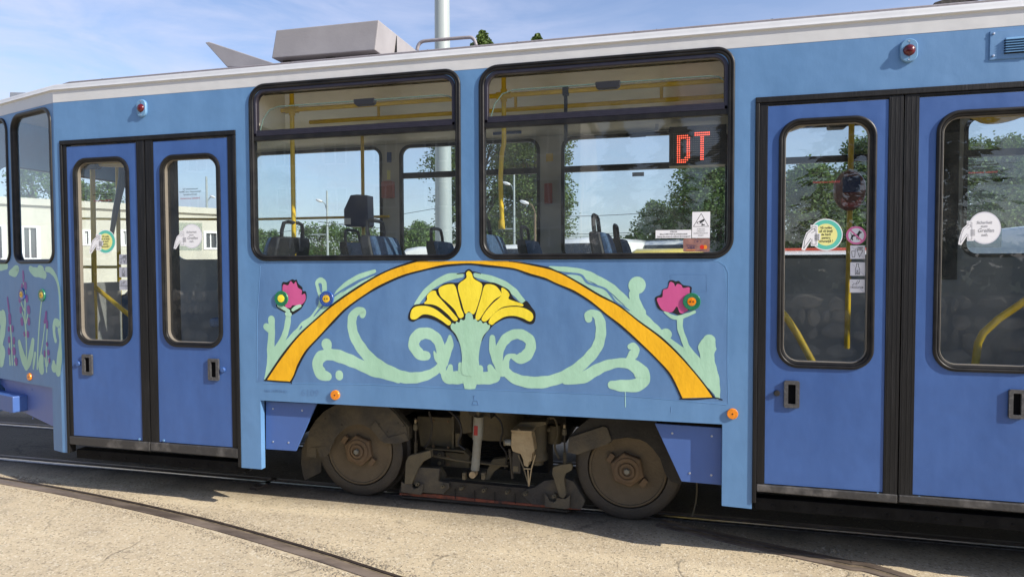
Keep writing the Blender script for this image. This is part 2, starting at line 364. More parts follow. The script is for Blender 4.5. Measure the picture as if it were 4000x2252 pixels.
# ================================================================== SETTING
def ground():
    m = bpy.data.materials.new('yard_concrete'); m.use_nodes = True; n = m.node_tree.nodes; l = m.node_tree.links
    b = n['Principled BSDF']; b.inputs['Roughness'].default_value = .92; b.inputs['Specular IOR Level'].default_value = .2
    t = n.new('ShaderNodeTexCoord')
    def noise(s_, d=6, r=.6, st=None):
        z = n.new('ShaderNodeTexNoise'); z.inputs['Scale'].default_value = s_; z.inputs['Detail'].default_value = d; z.inputs['Roughness'].default_value = r
        if st: q = n.new('ShaderNodeMapping'); q.inputs['Scale'].default_value = st; l.new(t.outputs['Object'], q.inputs[0]); l.new(q.outputs[0], z.inputs[0])
        else: l.new(t.outputs['Object'], z.inputs[0])
        return z.outputs['Fac']
    def ramp(f, a, c, lo=0., hi=1.):
        q = n.new('ShaderNodeMapRange'); q.inputs['From Min'].default_value = a; q.inputs['From Max'].default_value = c; q.inputs['To Min'].default_value = lo; q.inputs['To Max'].default_value = hi; l.new(f, q.inputs['Value']); return q.outputs[0]
    def mixc(f, A, B):
        q = n.new('ShaderNodeMix'); q.data_type = 'RGBA'
        (l.new(f, q.inputs[0]) if not isinstance(f, float) else setattr(q.inputs[0], 'default_value', f))
        for i, c in ((6, A), (7, B)):
            if isinstance(c, tuple): q.inputs[i].default_value = (*c, 1)
            else: l.new(c, q.inputs[i])
        return q.outputs[2]
    big = noise(.9, 8); mid = noise(6, 8, .7); fine = noise(85, 6, .75)
    c = mixc(ramp(big, .35, .68), (.575, .475, .32), (.475, .395, .275))
    c = mixc(ramp(mid, .50, .78, 0, .65), c, (.36, .31, .23))
    c = mixc(ramp(fine, .46, .64, 0, .40), c, (.74, .62, .42))
    st_ = noise(1.1, 5, .5, (.28, 2.4, 1)); c = mixc(ramp(st_, .54, .68, 0, .6), c, (.78, .66, .45))
    dk = noise(2.3, 7, .65); c = mixc(ramp(dk, .58, .74, 0, .55), c, (.27, .225, .165))
    # exposed aggregate
    v = n.new('ShaderNodeTexVoronoi'); v.inputs['Scale'].default_value = 85; v.feature = 'F1'; l.new(t.outputs['Object'], v.inputs['Vector'])
    v2 = n.new('ShaderNodeTexVoronoi'); v2.inputs['Scale'].default_value = 23; l.new(t.outputs['Object'], v2.inputs['Vector'])
    sep = n.new('ShaderNodeSeparateColor'); l.new(v.outputs['Color'], sep.inputs[0])
    pe = ramp(sep.outputs[0], .86, .90, 0, .5)
    c = mixc(pe, c, (.17, .14, .105))
    pl = ramp(sep.outputs[1], .86, .90, 0, .5)
    c = mixc(pl, c, (.76, .69, .54))
    sep2 = n.new('ShaderNodeSeparateColor'); l.new(v2.outputs['Color'], sep2.inputs[0])
    
    # cracks
    v3 = n.new('ShaderNodeTexVoronoi'); v3.feature = 'DISTANCE_TO_EDGE'; v3.inputs['Scale'].default_value = .75
    wq = n.new('ShaderNodeTexNoise'); wq.inputs['Scale'].default_value = 3; wq.inputs['Detail'].default_value = 6; l.new(t.outputs['Object'], wq.inputs[0])
    va = n.new('ShaderNodeVectorMath'); va.operation = 'MULTIPLY_ADD'; l.new(wq.outputs['Color'], va.inputs[0]); va.inputs[1].default_value = (.5, .5, 0); l.new(t.outputs['Object'], va.inputs[2]); l.new(va.outputs[0], v3.inputs['Vector'])
    cr = ramp(v3.outputs['Distance'], .0, .012, 1, 0)
    mk = n.new('ShaderNodeMath'); mk.operation = 'MULTIPLY'; l.new(cr, mk.inputs[0]); l.new(ramp(noise(1.7), .5, .62, 0, .7), mk.inputs[1])
    c = mixc(mk.outputs[0], c, (.10, .085, .065))
    # oil and grease on the track, with shade under the tram painted in
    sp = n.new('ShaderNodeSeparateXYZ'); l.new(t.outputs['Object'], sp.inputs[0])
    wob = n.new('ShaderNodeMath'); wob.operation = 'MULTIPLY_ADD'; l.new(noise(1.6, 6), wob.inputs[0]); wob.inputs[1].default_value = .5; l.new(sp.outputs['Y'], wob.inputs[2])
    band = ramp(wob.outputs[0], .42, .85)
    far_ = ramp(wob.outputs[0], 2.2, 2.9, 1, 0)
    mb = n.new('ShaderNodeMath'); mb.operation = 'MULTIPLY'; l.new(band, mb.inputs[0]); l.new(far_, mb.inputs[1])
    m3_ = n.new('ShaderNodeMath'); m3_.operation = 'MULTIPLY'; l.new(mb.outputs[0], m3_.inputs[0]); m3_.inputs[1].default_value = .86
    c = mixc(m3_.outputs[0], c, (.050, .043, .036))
    l.new(c, b.inputs['Base Color'])
    h1 = n.new('ShaderNodeMath'); h1.operation = 'MULTIPLY_ADD'; l.new(fine, h1.inputs[0]); h1.inputs[1].default_value = 1.3; vs_ = n.new('ShaderNodeMath'); vs_.operation = 'MULTIPLY'; l.new(v.outputs['Distance'], vs_.inputs[0]); vs_.inputs[1].default_value = .35; l.new(vs_.outputs[0], h1.inputs[2])
    h2 = n.new('ShaderNodeMath'); h2.operation = 'MULTIPLY_ADD'; l.new(mid, h2.inputs[0]); h2.inputs[1].default_value = 1.6; l.new(h1.outputs[0], h2.inputs[2])
    h3 = n.new('ShaderNodeMath'); h3.operation = 'MULTIPLY_ADD'; l.new(mk.outputs[0], h3.inputs[0]); h3.inputs[1].default_value = -1.2; l.new(h2.outputs[0], h3.inputs[2])
    bp = n.new('ShaderNodeBump'); bp.inputs['Strength'].default_value = .5; bp.inputs['Distance'].default_value = .008; l.new(h3.outputs[0], bp.inputs['Height']); l.new(bp.outputs[0], b.inputs['Normal'])
    g = MB(); g.add([(-500, -300, 0), (500, -300, 0), (500, 900, 0), (-500, 900, 0)], [(0, 1, 2, 3)])
    g.v = [(x, y, -.010) for x, y, z in g.v]
    tag(g.build('ground', m), 'sandy worn concrete yard with grit and cracks', None, kind='structure')
    return m
GM = ground()

def rail(pts, label, side=1, guard=True, mats=('steel', 'railrust'), w0=.052, gw=.04, w1=.045):
    """grooved rail along a ground line; side=+1 puts the groove and lip on the +y side"""
    P = [Vector((x, y, 0)) for x, y in cat(pts, 8, False)]
    def strip(o0, o1, z0, z1):
        mb = MB(); n = len(P); vs = []
        for i, p in enumerate(P):
            t = (P[min(i+1, n-1)]-P[max(i-1, 0)]).normalized(); nn = Vector((-t.y, t.x, 0))*side
            for o, z in ((o0, z0), (o0, z1-.003), (o0+.004, z1), (o1-.004, z1), (o1, z1-.003), (o1, z0)): vs.append(p+nn*o+Vector((0, 0, z)))
        fs = [(i*6+k, i*6+k+1, (i+1)*6+k+1, (i+1)*6+k) for i in range(n-1) for k in range(5)]
        return mb.add(vs, fs)
    mid = P[len(P)//2]; e = thing('tram_rail', (mid.x, mid.y, 0), label, 'rail', None)
    strip(0, w0, -.03, 0.0).build('rail_head', M[mats[0]], e, True)
    strip(w0, w0+gw, -.03, -.0065).build('rail_groove', M['groove'], e)
    strip(w0+gw, w0+gw+w1, -.03, -.001).build('rail_lip', M[mats[1]], e, True)
    return e
rail([(-30, .57), (-6, .585), (-3, .59), (0, .60), (3, .60), (14, .60)], 'near rail of the track the tram wheels stand on', 1, mats=('bright', 'railrust'), w0=.05)
rail([(-30, 1.61), (-3, 1.60), (3, 1.60), (14, 1.60)], 'far rail in the dark beneath the tram', 1)
ra = [gnd(u, v) for u, v in ((0, 1859), (400, 1931), (800, 2019), (1200, 2130), (1500, 2224))]
rail([(-14, .9), (-9, .62)]+[(p.x, p.y) for p in ra]+[(-.4, -.98), (1.2, -1.65), (3, -2.6)], 'curved rusty rail crossing the sunlit concrete at bottom left', -1, mats=('raildark', 'railrust'), w0=.020, gw=.022, w1=.068)
rb = [gnd(u, v) for u, v in ((2560, 2048), (2720, 2085), (3000, 2150), (3300, 2215), (3500, 2262))]
rail([(p.x, p.y) for p in rb]+[(2.2, -.75), (4, -1.9)], 'rusty rail branching out from under the tram at bottom right', 1, mats=('railrust', 'railrust'), w0=.04, gw=.035, w1=.055)
# distant rails beyond the tram, glimpsed under its nose
rail([(-40, 4.2), (-14, 4.2), (10, 4.2)], 'rail of the next track, seen under the tram nose', 1, mats=('steel', 'railrust'))

# loose grit lying beside the curved rail and over the yard
def grit():
    mb = MB(); rnd = random.Random(3)
    line = cat([(p.x, p.y) for p in ra]+[(-.4, -.98)], 10, False)
    lb = cat([(p.x, p.y) for p in rb], 10, False)
    def stone(x, y, r):
        a = rnd.random()*6.28; k = 5
        vs = [(x+r*math.cos(a+2*PI*i/k)*rnd.uniform(.7, 1.2), y+r*math.sin(a+2*PI*i/k)*rnd.uniform(.7, 1.2), -.012) for i in range(k)]
        vs += [(x+r*.55*math.cos(a+.5+2*PI*i/k), y+r*.55*math.sin(a+.5+2*PI*i/k), -.010+r*rnd.uniform(.45, .8)) for i in range(k)]
        mb.add(vs, [(i, (i+1) % k, k+(i+1) % k, k+i) for i in range(k)]+[tuple(range(k, 2*k))])
    for i in range(3200):
        p = rnd.choice(line); off = rnd.gauss(0, .03)
        o = (-.135-abs(off)) if rnd.random() < .45 else (.025+abs(off))
        stone(p[0]+rnd.uniform(-.08, .08)+o*.27, p[1]+o, rnd.uniform(.003, .008))
    for i in range(300):
        p = rnd.choice(lb); o = rnd.choice((-.02-abs(rnd.gauss(0, .03)), .14+abs(rnd.gauss(0, .03)))); stone(p[0]+rnd.uniform(-.05, .05), p[1]+o, rnd.uniform(.003, .008))
    for i in range(3500):
        stone(rnd.uniform(-6, 2.5), rnd.uniform(-1.7, 1.0), rnd.choice((.0015, .002, .002, .003, .004)))
    for i in range(20): stone(.9+rnd.gauss(0, .1), .33+rnd.gauss(0, .04), rnd.uniform(.006, .018))
    m = mat('loose_grit', (.50, .43, .31), .95, var=.35, vscale=60, col2=(.24, .20, .15))
    o = mb.build('grit', m); tag(o, 'loose sandy grit scattered over the concrete and along the rails', 'grit', kind='stuff')
grit()

# ================================================================== TRAM
tram = thing('tram', (-1.0, 1.1, 0), 'blue tram with white roof band and a yellow flower painted under an orange arch', 'tram')
TOP = 2.949
X_R = 4.4
# --- openings on the near side, read off the calibrated side plane
def bx(u0, u1, v0, v1, n=0.0, uref=None, vref=None):
    """left/right edges measured at height vref, top/bottom at column uref"""
    uref = uref or (u0+u1)/2; vref = vref or (v0+v1)/2
    return (SIDE.px(u0, vref, n)[0], SIDE.px(u1, vref, n)[0], SIDE.px(uref, v1, n)[1], SIDE.px(uref, v0, n)[1])
W1 = bx(976, 1801, 302, 1018, uref=1369); W2 = bx(1871, 2869, 217, 1012, uref=2385)
W1 = (W1[0], W1[1], W2[2], W2[3])
D1 = (-4.507, -2.992, .37, 2.664); D2 = (.393, 1.915, .41, 2.664)
wall_out = [(XF, TOP-.001), (XF, .318), (D1[0]-.001, .318), (D1[0]-.001, D1[3]), (D1[1], D1[3]), (D1[1], .315), (-2.832, .315), (-2.832, .797), (.228, .803), (.228, .326), (D2[0], .322), (D2[0], D2[3]), (D2[1], D2[3]), (D2[1], .32), (2.3, .32), (X_R, .32), (X_R, TOP-.001)]
def hole(b, g=.02, r=.13): return rr(b[0]+g, b[1]-g, b[2]+g, b[3]-g, r)
W3 = (2.25, 3.7, W2[2], W2[3])
zcut = TOP-.001
mb = MB()
# the window frames reach a little above the blue field: notch the upper edge of the wall instead of a closed hole
mb.slab(SIDE, wall_out, -.045, 0.0, [hole((b[0], b[1], b[2], min(b[3], TOP+.0)), .022, .12) for b in (W1, W2, W3)])
mb.build('side_panel', M['blue'], tram)
# dents low on the pillar, a welded seam and the old lettering showing through the paint
def text(F, s, x0, z0, width=None, height=.05, n=.001, m='print', parent=None, name='lettering', mirror=False, align='LEFT', bold=0.0, shear=0.0, thick=0.0, label=None, sx=1.0):
    cu = bpy.data.curves.new('t', 'FONT'); cu.body = s; cu.size = 1.0; cu.align_x = align; cu.align_y = 'CENTER'; cu.offset = bold; cu.shear = shear; cu.extrude = 0; cu.resolution_u = 3; cu.space_line = .95
    ob = bpy.data.objects.new('t', cu); C.objects.link(ob); bpy.context.view_layer.update()
    me = bpy.data.meshes.new_from_object(ob.evaluated_get(bpy.context.evaluated_depsgraph_get()))
    C.objects.unlink(ob); bpy.data.objects.remove(ob)
    xs = [v.co.x for v in me.vertices]; wd = (max(xs)-min(xs)) or 1
    ys = [v.co.y for v in me.vertices]; hgt = (max(ys)-min(ys)) or 1
    k = height; kx = k*sx
    if width: kx = width/wd
    mbx = MB(); mid = (max(xs)+min(xs))/2
    vs = []
    for v in me.vertices:
        xx = (v.co.x-(mid if align == 'CENTER' else 0))*kx
        if mirror: xx = -xx
        vs.append(F.pt(x0+xx, z0+v.co.y*k, n))
    mbx.add(vs, [tuple(p.vertices) for p in me.polygons]); bpy.data.meshes.remove(me)
    if thick:
        b = len(mbx.v)
    return mbx
def textobj(F, *a, m='print', parent=None, name='lettering', **k):
    return text(F, *a, **k).build(name, M[m], parent)

# white band with its cove, the grey gutter and the roof
def extr(prof, x0, x1, mname, name, parent, ends=True, smooth=True):
    k = len(prof); mb = MB()
    vs = [(x0, y, z) for y, z in prof]+[(x1, y, z) for y, z in prof]
    mb.add(vs, [(i, i+1, k+i+1, k+i) for i in range(k-1)]); return mb.build(name, M[mname], parent, smooth)
band = [(-.001, TOP), (-.001, 3.030), (-.006, 3.034), (-.0135, 3.037), (-.0145, 3.041), (-.010, 3.046), (-.004, 3.054), (.0, 3.066), (.004, 3.078), (.012, 3.085), (.022, 3.086)]
mb = MB(); outer = [(XF, TOP), (X_R, TOP), (X_R, 3.030), (XF, 3.030)]
def cutw(b): # upper part of the window opening that bites into the white band
    return [(p[0], min(max(p[1], TOP), 9)) for p in rr(b[0]+.022, b[1]-.022, b[2], b[3]-.022, .12)]
def topprof(b):
    """points of the opening above TOP, left to right"""
    pts = [p for p in rr(b[0]+.022, b[1]-.022, b[2]+.02, b[3]-.022, .12, 14) if p[1] > TOP+.001]
    return sorted(pts)
low = [(XF, TOP)]
for b in (W1, W2, W3):
    tp = topprof(b)
    if tp: low += [(tp[0][0]-.004, TOP)]+tp+[(tp[-1][0]+.004, TOP)]
low += [(X_R, TOP)]
mb.slab(SIDE, low+[(X_R, 3.030), (XF, 3.030)], -.04, .001)
mb.build('white_band', M['white'], tram)
bx_ = band[1:]
TAPX = -TL
def tpt(s, y, z):
    """point on the taper side at distance s (negative = towards the nose), y = inward offset"""
    p = TAP.pt(s, z, -y); return (p.x, p.y, p.z)
mb = MB(); k = len(bx_); rows = []
miter = math.tan(TA/2)
P1 = TAP.pt(-TL, 0, 0); PXn = (P1.x, P1.y)
rows.append([tpt(-TL, y, z) for y, z in bx_]); rows.append([(XF - y*miter*-1 if False else XF + y*miter, y, z) for y, z in bx_]); rows.append([(X_R, y, z) for y, z in bx_])
for r_ in rows: mb.v += r_
for i in range(2): mb.f += [(i*k+q, i*k+q+1, (i+1)*k+q+1, (i+1)*k+q) for q in range(k-1)]
mb.build('roof_cove', M['white'], tram, True)
gut = [(.020, 3.0855), (.020, 3.098), (.030, 3.104), (.10, 3.120), (.35, 3.165), (.7, 3.195), (1.1, 3.205), (1.5, 3.195), (1.85, 3.165), (2.1, 3.120), (2.17, 3.104), (2.18, 3.05)]
mb = MB(); k = len(gut)
mb.v += [(XF+.12, y, z) for y, z in gut]+[(X_R, y, z) for y, z in gut]
mb.f += [(q, q+1, k+q+1, k+q) for q in range(k-1)]
# roof of the tapered nose
ns = [(XF+.12, y, z) for y, z in gut]
nose_pts = [(-5.66, .36), (-5.66, 1.84)]
mb.v += [(-5.62, .37, 3.07), (-5.62, 1.83, 3.07), (-5.62, 1.1, 3.13)]
b0 = 2*k
mb.f += [(q, b0+2, q+1) for q in range(2, k-3)] + [(0, 1, b0), (1, 2, b0), (2, b0+2, b0), (k-3, k-2, b0+1), (k-2, k-1, b0+1), (k-3, b0+1, b0+2)]
mb.build('roof', M['roofgrey'], tram, True)

for u_ in (380, 700, 1120, 1660, 2010, 2470, 2560, 3010, 3330):
    xq = SIDE.px(u_, 200)[0]; q_ = MB(); wq = random.uniform(.006, .02); q_.v = [(xq, .0195, 3.0875), (xq+wq, .0195, 3.0885), (xq+wq*1.2, .0293, 3.1052), (xq+.002, .0293, 3.1048)]; q_.f = [(0, 1, 2, 3)]; q_.build('gutter_joint', M['stepblack'], tram)
# --- tapered nose side panel
tw = [(-.97, -.185), (-2.2, -1.13)]
def tpx(u, v, n=0.0): return TAP.px(u, v, n)
tA = tpx(52, 800)[0]; tB = tpx(209, 800)[0]; tzt = tpx(150, 424)[1]; tzb = tpx(150, 1029)[1]
tC = tpx(-95, 800)[0]; tD = tpx(38, 800)[0]
zt_sk = tpx(120, 1500)[1]
mb = MB()
tap_hole1 = rr(tA+.02, tB-.015, tzb+.015, tzt-.012, [.09, .09, .10, .12])
tap_hole2 = rr(max(-TL+.03, tC), tD-.018, tzb+.015, tzt-.012, [.06, .09, .10, .06])
zsk = .80
pe = tpx(222, 1500)[0]
mb.slab(TAP, [(-TL, zsk), (-.13, zsk), (-.13, .318), (0, .318), (0, TOP-.001), (-TL, TOP-.001)], -.045, 0, [tap_hole1, tap_hole2])
mb.build('nose_side_panel', M['blue'], tram)
mb = MB(); mb.slab(TAP, [(-TL, TOP), (0, TOP), (0, 3.030), (-TL, 3.030)], -.04, .001); mb.build('nose_white_band', M['white'], tram)
rub = [(.0, .0), (.001, .007), (.006, .012), (.016, .013), (.024, .010), (.030, .004), (.034, -.004), (.034, -.03), (.0, -.03)]
rubt = [(o*.62, n*.9) for o, n in rub]
for nm, b in (('a', (tA, tB, tzb, tzt)), ('b', (max(-TL+.012, tC-.02), tD, tzb, tzt))):
    wn = MB().sweep(TAP, rr(b[0], b[1], b[2], b[3], [.10, .10, .12, .13] if nm == 'a' else [.07, .10, .12, .07], 9), [(o, n) for o, n in rub]).build('nose_window_frame', M['rubber'], tram, True)
    MB().slab(TAP, rr(b[0]+.02, b[1]-.02, b[2]+.02, b[3]-.02, .09), None, -.016).build('nose_window_glass', M['glass'], wn)
# apron below the nose and bumper
a0 = tpx(0, 1478, -.06); a1 = tpx(220, 1522, -.06); a2 = tpx(222, 1688, -.06); a3 = tpx(28, 1635, -.06)
MB().slab(TAP, [(-TL, zsk+.02), (-.131, zsk+.02), (-.131, .46), (-.9, .555), (-1.05, .70), (-TL, .74)], -.09, -.055).build('nose_apron', M['apron_blue'], tram)
mb = MB()
bL, bR = tpx(-40, 1575, .05), tpx(50, 1575, .05)
bz0, bz1 = tpx(30, 1607, .05)[1], tpx(30, 1545, .05)[1]
mb.slab(TAP, [(-TL-.1, bz0), (bR[0], bz0), (bR[0], bz1), (-TL-.1, bz1)], -.06, .05); mb.build('bumper', M['fender_blue'], tram, bevel=.008)
for u, v in ((20, 1500), (122, 1521), (126, 1632), (37, 1610)):
    q = tpx(u, v, -.05); MB().lathe([(.007, 0), (.007, .004), (.004, .006)], TAP.pt(*q, -.056), TAP.N, 10).build('screw', M['apron_blue'], tram)
# front with windscreen, far side and tail: closes the body
FRT = Fr((PXn[0], 1.1, 0), (0, -1, 0), (-1, 0, 0))
hw = 1.1-PXn[1]
MB().slab(FRT, rr(-hw, hw, .5, 3.035, 0.001, 1), -.04, 0, [rr(-hw+.07, hw-.07, 1.42, 2.60, .12)]).build('nose_front_panel', M['blue'], tram)
ws = MB().sweep(FRT, rr(-hw+.05, hw-.05, 1.40, 2.62, .13), rub).build('windscreen_frame', M['rubber'], tram, True)
MB().slab(FRT, rr(-hw+.07, hw-.07, 1.42, 2.60, .12), None, -.016).build('windscreen_glass', M['glass_far'], ws)
TAF = Fr((XF, 2.2, 0), (math.cos(TA), math.sin(TA), 0), (-math.sin(TA), math.cos(TA), 0))
hf = [rr(TAF.px(692, 900)[0], -.06, 1.80, 2.88, .1)]
MB().slab(TAF, [(-TL, .5), (0, .5), (0, 3.03), (-TL, 3.03)], -.04, 0, hf).build('far_nose_panel', M['inner'], tram)
for h in hf: MB().slab(TAF, h, None, -.016).build('far_nose_glass', M['glass_far'], tram)
# far side wall with its window openings
FAR = YP(2.15)
farw = [(-4.40, -2.925), (-2.715, -1.315), (-1.09, .375), (.59, 2.0), (2.21, 3.6)]
FZ0, FZ1 = 1.79, 2.905
MB().slab(FAR, [(XF, .35), (X_R, .35), (X_R, 3.05), (XF, 3.05)], -.05, 0, [rr(a, b, FZ0, FZ1, .10) for a, b in farw]).build('far_side_wall', M['inner'], tram)
for i, (a, b) in enumerate(farw):
    fr_ = MB(); fr_.sweep(FAR, rr(a-.012, b+.012, FZ0-.012, FZ1+.012, .11), [(0, .0), (.0, .008), (.03, .008), (.03, -.03), (.02, -.03)])
    if i: fr_.slab(FAR, [(a+.01, 2.588), (b-.01, 2.588), (b-.01, 2.643), (a+.01, 2.643)], -.035, .004)
    f_ = fr_.build('far_window_frame', M['rubber'], tram)
    MB().slab(FAR, rr(a, b, FZ0, FZ1, .10), None, -.02).build('far_window_glass', M['glass_far'], f_)
MB().box(X_R, X_R+.04, 0.0, 2.2, .35, 3.05).build('end_bulkhead', M['inner'], tram)
# cab partition post behind the second leaf and the ceiling, floor, steps, inner lining of the near side
MB().box(XF+.02, X_R, .05, 2.14, 3.015, 3.03).build('ceiling', M['ceil'], tram)
mb = MB(); nq = [(XF+.02, .06), (-5.60, .385), (-5.60, 1.815), (XF+.02, 2.14)]; mb.v = [(x, y, 2.985) for x, y in nq]+[(x, y, 3.0) for x, y in nq]; mb.f = [(0, 1, 2, 3), (4, 5, 6, 7), (0, 1, 5, 4), (1, 2, 6, 5), (2, 3, 7, 6), (3, 0, 4, 7)]; mb.build('cab_ceiling', M['inner'], tram)
mb = MB(); mb.add([(XF, .06, 2.90), (X_R, .06, 2.90), (X_R, .32, 3.01), (XF, .32, 3.01)], [(0, 1, 2, 3)]); mb.add([(XF, 2.14, 2.93), (X_R, 2.14, 2.93), (X_R, 1.80, 3.01), (XF, 1.80, 3.01)], [(0, 1, 2, 3)])
mb.build('ceiling_cove', M['ceil'], tram)
mb = MB(); mb.box(-2.95, .36, .06, 2.14, .84, .88); mb.box(1.96, X_R, .06, 2.14, .84, .88); mb.box(-5.6, -2.95, .85, 2.14, .84, .88); mb.box(.36, 1.96, .85, 2.14, .84, .88)
mb.box(-4.5, -2.95, .02, .845, .40, .43); mb.box(.36, 1.96, .02, .845, .44, .47); mb.box(-4.5, -2.95, .45, .845, .43, .65); mb.box(.36, 1.96, .45, .845, .47, .67)
mb.build('floor', M['floor_in'], tram)
MB().box(-2.93, -2.90, .05, .62, .88, 1.70).build('inner_partition', M['inner'], tram)
MB().add([(-2.915, .06, 1.70), (-2.915, .62, 1.70), (-2.915, .62, 2.66), (-2.915, .06, 2.66)], [(0, 1, 2, 3)]).build('partition_pane', M['glass_far'], tram)
MB().box(.30, .335, .05, .75, .88, 1.72).build('inner_partition', M['inner'], tram)
MB().box(-2.96, -2.86, .05, .40, 2.70, 3.01).build('door_gear_housing', M['ceil'], tram, bevel=.01)
MB().box(-4.56, -4.53, .10, .55, .5, 1.6).build('inner_partition', M['inner'], tram)
MB().box(-2.80, .26, .05, .07, .82, 1.74).build('inner_lining', M['inner'], tram)

for xa in (.30, 1.93, -2.985, -4.53): MB().box(xa, xa+.035, .05, .86, .38, .90).build('step_well_sun_block', M['stepblack'], tram)  # added boxes beside the steps, keeping sun through the doors off the wheels
# --- side windows
prof = [(.0, .0), (.001, .006), (.005, .0105), (.012, .012), (.018, .010), (.020, .0065), (.023, .0095), (.030, .0095), (.036, .004), (.037, -.010), (.037, -.035), (.0, -.035)]
def side_window(b, zdiv, opened, handle_u):
    x0, x1, z0, z1 = b
    path = rr(x0, x1, z0, z1, [.115, .115, .105, .125], 10)
    fr_ = MB().sweep(SIDE, path, prof).build('window_frame', M['rubber'], tram, True)
    # lower pane and dividing rails
    zl = zdiv-.028
    ip = rr(x0+.032, x1-.032, z0+.032, zl, [.09, .09, 0, 0], 10)
    MB().slab(SIDE, ip, None, -.010).build('lower_glass', M['glass'], fr_)
    mb = MB(); mb.slab(SIDE, [(x0+.03, zdiv-.030), (x1-.03, zdiv-.030), (x1-.03, zdiv-.001), (x0+.03, zdiv-.001)], -.03, .004); mb.build('divider_gasket', M['rubber'], fr_, bevel=.002)
    # sliding sash: a metal frame with the pane half lowered
    op = rr(x0+.036, x1-.036, zdiv, z1-.036, [.004, .004, .085, .095], 10)
    mb = MB().sweep(SIDE, op, [(0, -.03), (0, .0), (.003, .003), (.020, .003), (.024, -.002), (.024, -.03)])
    mb.slab(SIDE, [(x0+.05, zdiv+.001), (x1-.05, zdiv+.001), (x1-.05, zdiv+.040), (x0+.05, zdiv+.040)], -.028, .0015)
    mb.build('sash_rail', M['alu'], fr_)
    q0, q1 = x0+.058, x1-.058; zt = z1-.036 - (z1-zdiv)*.34
    sp = [(q0, zdiv+.02), (q1, zdiv+.02), (q1, zt-.03), (q1-.03, zt-.008), (q1-.08, zt), (q0+.16, zt), (q0+.09, zt-.02), (q0+.04, zt-.08), (q0+.012, zt-.17)]
    MB().slab(SIDE, sp, None, -.017).build('sash_glass', M['glass_sash'], fr_)
    ed = [(x, z) for x, z in sp[2:]]
    MB().tube([SIDE.pt(x, z, -.0175) for x, z in ed], .0035, 6).build('sash_edge', mat('green_glass_edge', (.12, .2, .17), .2) if 'ge' not in M else M['ge'], fr_)
    hx, _ = SIDE.px(handle_u, 400)
    hp = [(hx-.075, zt+.012), (hx+.075, zt+.012), (hx+.072, zt-.020), (hx+.055, zt-.032), (hx-.055, zt-.032), (hx-.072, zt-.020)]
    MB().slab(SIDE, hp, -.05, -.012).build('sash_handle', M['black'], fr_, bevel=.004)
    return fr_
M['ge'] = mat('green_glass_edge', (.12, .2, .17), .2)
zd1 = SIDE.px(2370, 474)[1]+.03
side_window(W1, zd1, True, 1418)
side_window(W2, zd1, True, 2373)
side_window(W3, zd1, True, 5000)

# --- doors
def door_frame(b):
    x0, x1, z0, z1 = b
    mb = MB()
    p = [(x0, z0-.05), (x1, z0-.05), (x1, z1), (x0, z1)]
    mb.slab(SIDE, [(x0, z1-.032), (x1, z1-.032), (x1, z1), (x0, z1)], -.05, .009)
    mb.slab(SIDE, [(x0, z0-.05), (x0+.022, z0-.05), (x0+.022, z1-.033), (x0, z1-.033)], -.05, .009)
    mb.slab(SIDE, [(x1-.022, z0-.05), (x1, z0-.05), (x1, z1-.033), (x1-.022, z1-.033)], -.05, .009)
    o = mb.build('door_frame', M['seal'], tram, bevel=.004)
    st = MB(); st.slab(SIDE, [(x0+.023, z0-.105), (x1-.001, z0-.105), (x1-.001, z0-.035), (x0+.023, z0-.035)], -.13, -.050)
    s_ = st.build('door_step', M['stepblack'], tram, bevel=.004)
    r_ = MB()
    for i in range(12):
        xx = x0+.12+i*(x1-x0-.2)/11
        r_.lathe([(.009, 0), (.009, .003), (.005, .005)], SIDE.pt(xx, z0-.075, -.0505), SIDE.N, 8)
    r_.build('rivet_row', M['stepblack'], s_)['kind'] = 'stuff'
    return o
def leaf(x0, x1, z0, z1, win, sealside):
    """x0..x1: blue panel; seal strip on the meeting side"""
    wo = rr(*win, .115, 9)
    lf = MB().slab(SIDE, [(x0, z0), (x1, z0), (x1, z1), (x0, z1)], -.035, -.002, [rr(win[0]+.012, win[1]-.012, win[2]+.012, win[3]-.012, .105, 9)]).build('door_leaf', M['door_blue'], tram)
    pr = [(.0, -.003), (.001, .006), (.006, .010), (.013, .011), (.019, .008), (.021, .005), (.024, .008), (.031, .006), (.036, -.004), (.036, -.032), (.0, -.032)]
    MB().sweep(SIDE, wo, pr).build('leaf_window_frame', M['rubber'], lf, True)
    MB().slab(SIDE, rr(win[0]+.03, win[1]-.03, win[2]+.03, win[3]-.03, .09, 9), None, -.030).build('leaf_glass', M['glass_door'], lf)
    MB().sweep(SIDE, rr(win[0]+.0355, win[1]-.0355, win[2]+.0355, win[3]-.0355, .085, 9), [(0, -.005), (.0025, -.006), (.0035, -.012), (.0035, -.031), (0, -.031)]).build('glazing_strip', M['tan'], lf)
    return lf
def pxz(u, v): return SIDE.px(u, v)
def wb(u0, u1, v0, v1, vref, uref): return (SIDE.px(u0, vref)[0], SIDE.px(u1, vref)[0], SIDE.px(uref, v1)[1], SIDE.px(uref, v0)[1])
wL1 = wb(291, 509, 613, 1348, 900, 400); wL2 = wb(629, 864, 600, 1356, 900, 745)
wR1 = wb(3040, 3423, 457, 1440, 800, 3230); wR2 = wb(3651, 4105, 424, 1454, 900, 3850)
def panel(u0, v0, u1, v1, vt): # panel edges
    return
LF = []
